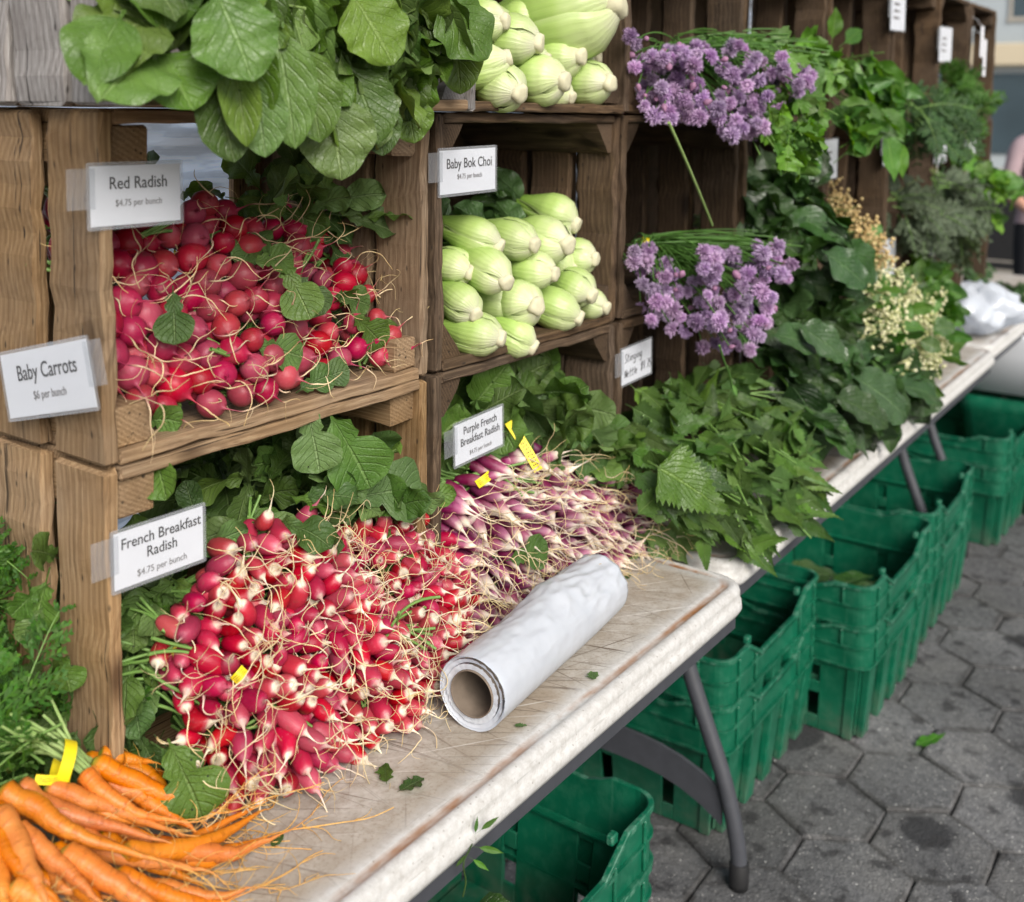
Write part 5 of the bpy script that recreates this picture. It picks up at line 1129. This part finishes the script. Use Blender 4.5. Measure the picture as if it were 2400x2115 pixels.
spray('herb_bunch', 'green herb bunch on the table behind the cream blossoms', 'herbs', ML_BAS, [(1840, 530, .22, 8), (1870, 550, .19, 9), (1885, 580, .15, 8), (1850, 580, .18, 7), (1890, 620, .12, 6)], (.5, -.4, .0), .6, (.08, .13), .5, W_oval, 'herb bunches at the far end')
spray('herb_bunch', 'single lime leaf cluster poking out low by the plastic bag', 'herbs', ML_BAS, [(1892, 690, .08, 4), (1885, 670, .09, 3)], (.5, -.4, -.2), .4, (.08, .12), .6, W_oval, 'herb bunches at the far end')
herb('dark green sprigs lying on the third table', [(1960, 590, .3, 8), (2000, 600, .25, 9), (2035, 620, .22, 9), (2020, 640, .20, 8), (1930, 590, .28, 8), (2050, 650, .18, 8)], (.5, -.4, -.1), .6, (.11, .18), ML_DILL, wd=.004)

# cream blossom bunches and dried flowers
def blossom_mat(name, a_, b_):
    s = N(name); x, y, z = s.sep(s.at()); return s.fin(s.mix(z, a_, b_), .7, .2)
M_CREAM = blossom_mat('cream_blossom', (.40, .42, .17), (.78, .74, .50)); M_DRY = blossom_mat('dried_flower', (.42, .28, .11), (.74, .58, .30))
def ball(mb, c, r_, rnd, k=6):
    rg = [[np.asarray(c) + r_ * V3(math.sin(p) * math.cos(a), math.sin(p) * math.sin(a), math.cos(p)) for a in np.linspace(0, 6.283, k + 1)[:-1]] for p in (.35, 1.1, 1.9, 2.75)]
    A = np.zeros((4, k, 3)); A[..., 2] = rnd; loft(mb, rg, True, True, A)
def blossoms(label, cat, mat, pts, n, sp, r_, leafmat_=None, group=None):
    t = thing('blossom_bunch', at(*pts[0]), label, cat, group); mb, sb, lb = MB(), MB(), MB()
    for (x, y, Y) in pts:
        c0 = at(x, y, Y)
        for _ in range(n):
            c = c0 + rdir(sp) * V3(1, .8, .8); s0 = c + V3(-.03, .07, .0) + rdir(.012)
            tube(sb, curve3(s0, (s0 + c) / 2 + rdir(.01), c, 5), .0009, 4)
            for q in range(int(rng.integers(6, 12))):
                e = c + rdir(.010); ball(mb, e, U(.6, 1.2) * r_, U(0, 1))
        if leafmat_:
            for _ in range(4): leaf(lb, c0 + rdir(.03) + V3(-.01, .02, 0), nrm(V3(.4, -.5, -.1) + rdir(.5)), nrm(TOCAM + rdir(.4)), U(.06, .10), U(.03, .045), W_oval)
    mb.build('blossoms', mat, t); sb.build('stems', MS_GREEN, t)
    if leafmat_: lb.build('leaves', leafmat_, t)
blossoms('cream blossom bunch low on the table edge', 'blossoms', M_CREAM, [(1740, 660, .12), (1770, 690, .10), (1800, 650, .11), (1830, 690, .085), (1850, 720, .07), (1790, 720, .085), (1840, 650, .10), (1750, 620, .13), (1830, 740, .07), (1770, 650, .11), (1820, 670, .10), (1860, 690, .08)], 20, .024, .0042, ML_BAS, 'cream blossom bunches')
blossoms('cream blossom bunch below the dried flowers', 'blossoms', M_CREAM, [(1740, 570, .16), (1780, 580, .15), (1820, 600, .13), (1770, 620, .13), (1850, 620, .12), (1800, 560, .16), (1750, 540, .17), (1830, 630, .12)], 18, .024, .0044, ML_BAS, 'cream blossom bunches')
blossoms('pale dried flowers spilling from the middle row', 'blossoms', M_DRY, [(1660, 395, .25), (1680, 420, .22), (1700, 440, .20), (1715, 465, .18), (1735, 490, .16), (1750, 515, .145)], 13, .018, .0040, None, None)

# ------------------------------------------------------------------ chive flowers
def chive_mat():
    s = N('chive_floret'); v, u, r_ = s.sep(s.at()); rn = s.orand()
    c = s.mix(v, (.31, .19, .34), (.60, .43, .69)); c = s.mix(s.mr(s.math('ABSOLUTE', s.math('SUBTRACT', v, .35)), 0, .2, .35, 0), c, (.16, .07, .19)); c = s.mix(s.math('MULTIPLY', r_, .55), c, (.64, .47, .68))
    c = s.hsv(c, s.mr(rn, 0, 1, .482, .53), s.mr(s.math('FRACT', s.math('MULTIPLY', rn, 5.7)), 0, 1, .75, 1.1), s.mr(s.math('FRACT', s.math('MULTIPLY', rn, 3.3)), 0, 1, .7, 1.15)); m = s.fin(c, .6, .25); s.leafy(c, .2, (1, .9, 1)); return m
M_CHV = chive_mat(); M_BUD = simple('pink_chive_bud', (.30, .15, .25), .5, .3, .2, 60)
def chive_mesh(i):
    mb = MB(); n = 62; Rr = U(.0155, .0185)
    for k in range(n):
        ph = math.acos(1 - 2 * (k + .5) / n * (.90 if i != 3 else .62)); th = k * 2.39996 + U(-.15, .15); d = V3(math.sin(ph) * math.cos(th), math.sin(ph) * math.sin(th), math.cos(ph)); l = Rr * U(.78, 1.12)
        n1 = nrm(np.cross(d, V3(.1, .3, 1))); n2 = np.cross(d, n1); rnd = U(0, 1)
        for q in range(4):                                            # pointed tepals of one floret
            a = q * 1.571 + U(-.3, .3); o = n1 * math.cos(a) + n2 * math.sin(a); w = np.cross(d, o) * .0014
            b = d * l * .35; m = d * l * .72 + o * .0018; e = d * l * U(.95, 1.05) + o * U(.002, .004)
            mb.add([b - w * .5, b + w * .5, m + w, m - w, e], [[0, 1, 2, 3], [3, 2, 4]], [(0, 0, rnd), (0, 0, rnd), (.6, 0, rnd), (.6, 0, rnd), (1, 0, rnd)])
    ball(mb, (0, 0, .001), Rr * .45, .2, 8); return mb.mesh('flower', M_CHV, False)
def bud_mesh(i):
    mb = MB(); Rr = U(.0055, .0070); k = 10
    rg = [[(r_ * Rr * (1 + .12 * math.sin(a * 3 + z * 3)) * math.cos(a), r_ * Rr * (1 + .12 * math.sin(a * 3 + z * 3)) * math.sin(a), z * Rr) for a in np.linspace(0, 6.283, k + 1)[:-1]] for z, r_ in ((-1.0, .25), (-.6, .75), (0, 1.0), (.7, .85), (1.3, .5), (1.8, .12))]
    loft(mb, rg); return mb.mesh('bud', M_BUD)
CM = [chive_mesh(i) for i in range(6)]; BUD = [bud_mesh(i) for i in range(3)]
def chives(label, org, reg, nf, depth, grp, bandp=None, sag=.03):
    t = thing('chive_bunch', org, label, 'chive flowers', grp); sb = MB(); done = []; org = np.asarray(org)
    tries = 0
    while len(done) < nf and tries < 6000:
        tries += 1; x0, y0, x1, y1 = reg[int(rng.integers(len(reg)))]; x, y = U(x0, x1), U(y0, y1); p = at(x, y, depth(x) + U(-.03, .035))
        if any(np.linalg.norm(p - q) < .0168 for q in done): continue
        done.append(p); s0 = org + rng.normal(size=3) * V3(.035, .02, .013); dv = nrm(p - s0); mid = s0 + (p - s0) * .55 + V3(0, 0, sag + U(-.03, .025)); P = curve3(s0, mid, p, 14); tube(sb, P, np.linspace(.0015, .0011, 14), 6)
        e = nrm(P[-1] - P[-2] + rdir(.35)); q = Vector((0, 0, 1)).rotation_difference(Vector(e)); bud = rng.random() < .16
        inst('bud' if bud else 'flower', BUD[int(rng.integers(3))] if bud else CM[int(rng.integers(6))], t, p + e * .002, q, U(.66, 1.02))
    for _ in range(26):                                               # stems lying back in the crate
        s0 = org + rng.normal(size=3) * V3(.03, .02, .012); e = s0 + V3(U(.02, .16), U(-.22, -.08), U(-.03, .03)); tube(sb, curve3(s0, (s0 + e) / 2 + V3(0, 0, .02), e, 9), .0014, 5)
    sb.build('stems', MS_CHIVE, t)
    if bandp is not None: band(t, np.asarray(bandp), V3(.6, -.6, .1), .016, .010)
    return t
D3 = lambda x: .235 - .155 * np.clip((x - 1262) / 350, 0, 1); G = 'chive flower bunches'
chives('upper chive bunch at left, its mauve heads against the crate post', at(1330, 110, .33), [(1258, 70, 1330, 220), (1262, 120, 1400, 215), (1280, 180, 1370, 240), (1320, 100, 1350, 140)], 62, D3, G)
chives('upper chive bunch in the middle, hanging lowest over the shelf edge', at(1350, 115, .34), [(1360, 150, 1470, 230), (1330, 200, 1440, 245), (1400, 190, 1530, 260), (1440, 230, 1530, 285), (1350, 90, 1420, 130)], 62, D3, G)
chives('upper chive bunch at right, heads reaching out toward the celery', at(1370, 100, .34), [(1430, 90, 1540, 150), (1480, 140, 1580, 210), (1540, 105, 1600, 190), (1590, 130, 1618, 190), (1450, 170, 1560, 240)], 62, D3, G)
D2 = lambda x: .235 - .165 * np.clip((x - 1262) / 320, 0, 1)
chives('lower chive bunch at left beside the post, many green stems showing', at(1285, 500, .33), [(1265, 540, 1350, 620), (1290, 580, 1400, 660), (1330, 520, 1420, 590), (1262, 500, 1300, 530)], 48, D2, G, at(1290, 492, .30))
chives('lower chive bunch in the middle, drooping above the nettles', at(1300, 500, .33), [(1370, 560, 1480, 640), (1400, 620, 1500, 700), (1440, 580, 1530, 670), (1400, 500, 1440, 540)], 62, D2, G)
chives('lower chive bunch at right with the brightest pink heads', at(1310, 497, .34), [(1420, 500, 1540, 560), (1470, 540, 1560, 630), (1500, 490, 1550, 530), (1545, 520, 1582, 560), (1500, 640, 1530, 670)], 50, D2, G)
mb = MB(); P = curve3(at(1335, 245, .17), at(1375, 330, .175), at(1422, 450, .21), 16); tube(mb, P, np.linspace(.0026, .0022, 16), 7); mb.m = 1; tag(mb.build('dangling_chive', [MS_PALE, M_BUD]), 'single bare chive stem dangling below the upper flowers', 'chive stem')
mb = MB(); P = spline([at(1436, 690, .10), at(1445, 720, .11), at(1455, 745, .12), at(1462, 775, .13)], 14); tube(mb, P, .0020, 6); leaf(mb, P[-3], (.3, -.3, -.8), TOCAM, .03, .008, W_lance); tag(mb.build('dangling_chive', MS_CHIVE), 'bent green stem hanging under the lower chive flowers', 'chive stem')

# ------------------------------------------------------------------ scraps, loose leaves
def scrap(x, y, Z_, L, w, d, lab, mat=ML_RAD, kind=W_oval, **k):
    r_ = at(x, y, 0.0) - CAM; p = CAM + r_ * (Z_ + .002 - CAM[2]) / r_[2]; mb = MB(); d = nrm(d); k.setdefault('curl', 0); k.setdefault('fold', .15)
    leaf(mb, p - d * L / 2, d + V3(0, 0, .04), (0, 0, 1), L, w, kind, pet=.12, ruf=.12, **k)
    v = mb.v[-1]; v[:, 2] = np.maximum(v[:, 2], Z_ + .0008); tag(mb.build('leaf_scrap', mat), lab, 'leaf scrap', 'leaf scraps')
scrap(770, 1546, .74, .036, .018, (.7, .7, 0), 'torn leaf scrap left of a paler scrap on the table', irr=.2)
scrap(820, 1568, .74, .036, .020, (.9, -.2, 0), 'paler torn scrap, right of the darker scrap by the radishes', irr=.2)
scrap(553, 1679, .74, .024, .011, (.8, .3, 0), 'little oval leaf on the table beyond the carrot tips')
scrap(1183, 1350, .74, .020, .016, (.6, .4, 0), 'tiny crumpled leaf between the bag roll and table edge', irr=.2)
scrap(1038, 1449, .74, .016, .008, (.5, -.8, 0), 'tiny leaf bit under the open end of the roll', irr=.2)
scrap(1252, 1151, .74, .024, .012, (.8, .2, 0), 'dark leaf bit right of the far end of the roll', ML_NET, irr=.2)
scrap(1855, 1480, .0, .11, .035, (.9, -.45, 0), 'fallen green leaf lying on the grey paving', ML_BAS, W_lance)
mb = MB(); P = spline([at(955, 1655, .012), at(940, 1690, -.001), at(925, 1725, -.004), at(930, 1760, -.005), at(924, 1790, -.004)], 14); tube(mb, P, .0009, 5)
for x, y, dx, dy, l in ((950, 1665, .6, -.5, .030), (945, 1680, -.5, -.3, .026), (942, 1690, .7, .1, .034), (938, 1700, -.5, .5, .022), (935, 1710, .8, .5, .026), (948, 1672, .1, -.9, .022)):
    leaf(mb, at(x, y, -.003), _RT * dx - _UP * dy, TOCAM, l, l * .20, W_lance, curl=.2)
tag(mb.build('frond_scrap', ML_FROND), 'wispy carrot frond caught on the front edge of table', 'leaf scrap', 'leaf scraps')
t = thing('leaf_bunch', (1.1, .2, .30), 'dull broad leaves lying inside the green crate', 'greens'); mb = MB()
for q in range(16):
    leaf(mb, V3(U(.95, 1.2), U(.22, .42), U(.22, .27)), nrm([U(.2, 1), U(-1, -.2), U(-.05, .15)]), (U(-.3, .3), U(-.3, .3), 1), U(.16, .24), U(.06, .10), W_lance, curl=.3)
mb.build('leaves', ML_CHARD, t)
mb = MB(); leaf(mb, at(300, 1480, .235), (.55, -.5, -.6), TOCAM, .06, .04, W_rad, curl=.2); leaf(mb, at(335, 1475, .205), (.15, -.35, -.75), TOCAM, .085, .072, W_rad, curl=.3, fold=.1, pet=.1, rnd=.98); mb.build('leaves', ML_RAD, near(fre, at(330, 1500, .22)))
t = thing('leaf_bunch', (-.50, .2, .20), 'green leaves in the crate nearest the camera', 'greens'); mb = MB()
for q in range(10): leaf(mb, V3(U(-.55, -.35), U(.18, .36), U(.20, .26)), nrm([U(-1, 1), U(-1, .3), .1]), (U(-.3, .3), U(-.3, .3), 1), U(.14, .2), U(.08, .12), W_oval, curl=.3)
mb.build('leaves', ML_CHARD, t)
# ------------------------------------------------------------------ far right: person, street, buildings
M_SKIN = simple('skin', (.50, .27, .19), .5, .4, .06, 12); M_SHIRT = simple('pale_pink_shirt', (.36, .27, .29), .85, .2, .12, 14, .2); M_TROU = simple('black_trousers', (.014, .015, .018), .85, .2, .2, 20); M_HAIR = simple('dark_hair', (.018, .014, .012), .6, .4, .3, 80); M_SHOE = simple('grey_shoes', (.09, .09, .10), .6)
def person(loc, rz, label, scale=1.0):
    J = {'pelvis': (0, 0, .90), 'waist': (0, .01, 1.05), 'chest': (0, 0, 1.26), 'neck0': (0, .005, 1.40), 'neck': (0, -.01, 1.46), 'head0': (0, -.025, 1.53), 'head1': (0, -.03, 1.60), 'head2': (0, -.02, 1.665)}
    Rr = {'pelvis': (.155, .115), 'waist': (.135, .10), 'chest': (.155, .115), 'neck0': (.085, .07), 'neck': (.052, .055), 'head0': (.062, .075), 'head1': (.074, .092), 'head2': (.05, .062)}
    E = [('pelvis', 'waist'), ('waist', 'chest'), ('chest', 'neck0'), ('neck0', 'neck'), ('neck', 'head0'), ('head0', 'head1'), ('head1', 'head2')]
    for s_, n in ((-1, 'L'), (1, 'R')):
        J.update({'hip' + n: (s_ * .085, 0, .84), 'knee' + n: (s_ * .095, -.02, .48), 'ank' + n: (s_ * .10, .01, .09), 'toe' + n: (s_ * .115, -.14, .035), 'sh' + n: (s_ * .175, .0, 1.36), 'el' + n: (s_ * .235, -.02, 1.10), 'wr' + n: (s_ * .20, -.22, 1.00), 'palm' + n: (s_ * .185, -.30, .985)})
        Rr.update({'hip' + n: (.092, .095), 'knee' + n: (.058, .06), 'ank' + n: (.038, .045), 'toe' + n: (.038, .03), 'sh' + n: (.058, .055), 'el' + n: (.042, .042), 'wr' + n: (.026, .03), 'palm' + n: (.036, .02)})
        E += [('pelvis', 'hip' + n), ('hip' + n, 'knee' + n), ('knee' + n, 'ank' + n), ('ank' + n, 'toe' + n), ('neck0', 'sh' + n), ('sh' + n, 'el' + n), ('el' + n, 'wr' + n), ('wr' + n, 'palm' + n)]
        for q in range(5):
            if q < 4: b = (s_ * (.162 + .017 * q), -.345, .985); e = (s_ * (.160 + .018 * q), -.385 - .008 * (q in (1, 2)), .968); t_ = (s_ * (.158 + .018 * q), -.395 - .012 * (q in (1, 2)), .942)
            else: b = (s_ * .150, -.285, .98); e = (s_ * .132, -.325, .972); t_ = (s_ * .128, -.350, .958)
            for k, v in (('a', b), ('b', e), ('c', t_)): J['f%s%d%s' % (n, q, k)] = v; Rr['f%s%d%s' % (n, q, k)] = (.0088, .0088)
            E += [('palm' + n, 'f%s%da' % (n, q)), ('f%s%da' % (n, q), 'f%s%db' % (n, q)), ('f%s%db' % (n, q), 'f%s%dc' % (n, q))]
    ks = list(J); me = bpy.data.meshes.new('body'); me.from_pydata([J[k] for k in ks], [(ks.index(a), ks.index(b)) for a, b in E], []); o = bpy.data.objects.new('tmp', me); COL.objects.link(o)
    o.modifiers.new('skin', 'SKIN'); 
    for k, v in zip(ks, me.skin_vertices[0].data): v.radius = Rr[k]; v.use_root = (k == 'pelvis')
    sb = o.modifiers.new('sub', 'SUBSURF'); sb.levels = 2; sb.render_levels = 2
    bpy.context.view_layer.update(); m2 = bpy.data.meshes.new_from_object(o.evaluated_get(bpy.context.evaluated_depsgraph_get())); bpy.data.objects.remove(o)
    for m in (M_SKIN, M_SHIRT, M_TROU, M_SHOE): m2.materials.append(m)
    for f in m2.polygons:
        c = f.center; f.use_smooth = True
        f.material_index = 3 if c.z < .10 else 2 if c.z < .93 and abs(c.x) < .17 and c.y > -.2 else 0 if (c.z > 1.425 or c.y < -.12 or (abs(c.x) > .20 and c.z < 1.14)) else 1
    b = bpy.data.objects.new('person', m2); COL.objects.link(b); b.location = loc; b.rotation_euler = (0, 0, rz); b.scale = (scale,) * 3; tag(b, label, 'person')
    def add(mb, nm, mat):
        h = mb.build(nm, mat); h.parent = b
    mb = MB()                                                          # hair cap with a short back
    rg = [[(.084 * math.sin(p) * math.cos(a) * (1 + .03 * math.sin(a * 9)), -.012 + .104 * math.sin(p) * math.sin(a) * (1 + .03 * math.sin(a * 7)), 1.605 + .105 * math.cos(p) - (.06 * max(0, math.sin(a)) if p > 1.2 else 0)) for a in np.linspace(0, 6.283, 25)[:-1]] for p in (.12, .5, .9, 1.25, 1.5)]
    loft(mb, rg); add(mb, 'hair', M_HAIR)
    mb = MB()
    for s_ in (-1, 1): ball(mb, (s_ * .030, -.112, 1.580), .011, 0, 10); 
    add(mb, 'eyes', M_HAIR)
    mb = MB(); tube(mb, [(0, -.112, 1.588), (0, -.128, 1.560), (0, -.134, 1.545), (0, -.116, 1.538)], [.008, .011, .014, .009], 8); add(mb, 'nose', M_SKIN)
    mb = MB(); tube(mb, [(-.022, -.104, 1.508), (0, -.112, 1.506), (.022, -.104, 1.508)], .005, 6); add(mb, 'mouth', simple('lips', (.36, .12, .11), .5))
    mb = MB()
    for s_ in (-1, 1): ball(mb, (s_ * .078, -.02, 1.565), .020, 0, 8)
    add(mb, 'ears', M_SKIN)
person((5.05, .47, 0), R(-50), 'person in a pale pink top and dark trousers beyond the last crates', .97)
M_WALLB = simple('pale_blue_grey_facade', (.42, .47, .50), .8, .3, .10, .4); M_WALLT = simple('beige_facade', (.60, .52, .38), .85, .2, .1, .5); M_GLASS = simple('window_glass', (.06, .09, .11), .15, .6, .2, .5); M_CONC = simple('pale_concrete', (.44, .41, .36), .9, .2, .1, 8)
def building(x, y0, y1, h, mat, label, base):
    t = thing('building', (x, (y0 + y1) / 2, 0), label, 'building'); mb = MB(); box(mb, x, x + 10, y0, y1, 0, h, .05); mb.build('wall', mat, t, False)
    mb = MB(); box(mb, x - .25, x + 10.2, y0 - .2, y1 + .2, h + .01, h + .5, .05); mb.build('roof', M_CONC, t, False)
    mb = MB(); box(mb, x - .30, x - .003, y0 + .2, y1 - .2, 2.9, 3.5, .03); mb.build('shop_awning', base, t, False)
    n = int((y1 - y0) / 2.4); g = (y1 - y0) / n
    for r_ in range(int((h - 4) / 3)):
        for c in range(n):
            ya = y0 + g * (c + .25); za = 4.2 + r_ * 3.0; mb = MB()
            for b in ((ya - .08, ya, za, za + 1.7), (ya + g * .5, ya + g * .5 + .08, za, za + 1.7), (ya - .08, ya + g * .5 + .08, za + 1.7, za + 1.8), (ya - .12, ya + g * .5 + .12, za - .12, za)): box(mb, x - .06, x - .004, b[0], b[1], b[2], b[3], .01)
            w = mb.build('window', M_CONC, t, False); mb = MB(); box(mb, x - .03, x - .006, ya + .003, ya + g * .5 - .003, za + .003, za + 1.697, .005); mb.build('pane', M_GLASS, w, False)
    mb = MB(); box(mb, x - .04, x - .004, y0 + .6, y1 - .6, .5, 2.7, .02); mb.build('shop_window', M_GLASS, t, False)
building(30, -9, 3.4, 13, M_WALLT, 'beige street building across the road, furthest right', M_CONC)
building(31, 3.8, 18, 15, M_WALLB, 'pale blue grey building across the road behind the crates', M_WALLT)
mb = MB(); box(mb, 13, 24, -40, 40, -.004, .001, .0005); tag(mb.build('road', simple('asphalt_road', (.055, .055, .058), .9, .2, .3, 20), None, False), kind='structure')
mb = MB(); box(mb, 24.01, 60, -40, 40, -.03, .12, .02); tag(mb.build('far_pavement', M_CONC, None, False), kind='structure')
t = thing('low_wall', (8.2, 1.3, 0), 'low pale concrete wall beyond the market stall', 'wall'); mb = MB(); box(mb, 8.0, 8.35, -1.5, 4.5, .0, .52, .02); mb.build('wall', M_CONC, t, False); mb = MB(); box(mb, 7.95, 8.40, -1.55, 4.55, .523, .60, .02); mb.build('coping', M_CONC, t, False)
t = thing('barrier', (7.2, 1.2, 0), 'dark barrier fence behind the person', 'fence'); mb = MB()
for z in (.35, .95): box(mb, 7.18, 7.22, -.2, 3.2, z, z + .05, .004)
mb.build('rail', M_RUBBER, t, False)
mb = MB(); box(mb, 7.165, 7.178, -.15, 3.15, .42, .93, .003); mb.build('dark_panel', M_RUBBER, t, False)
for y in (-.18, 1.5, 3.15):
    mb = MB(); box(mb, 7.223, 7.263, y, y + .04, 0, 1.0, .004); mb.build('post', M_RUBBER, t, False)
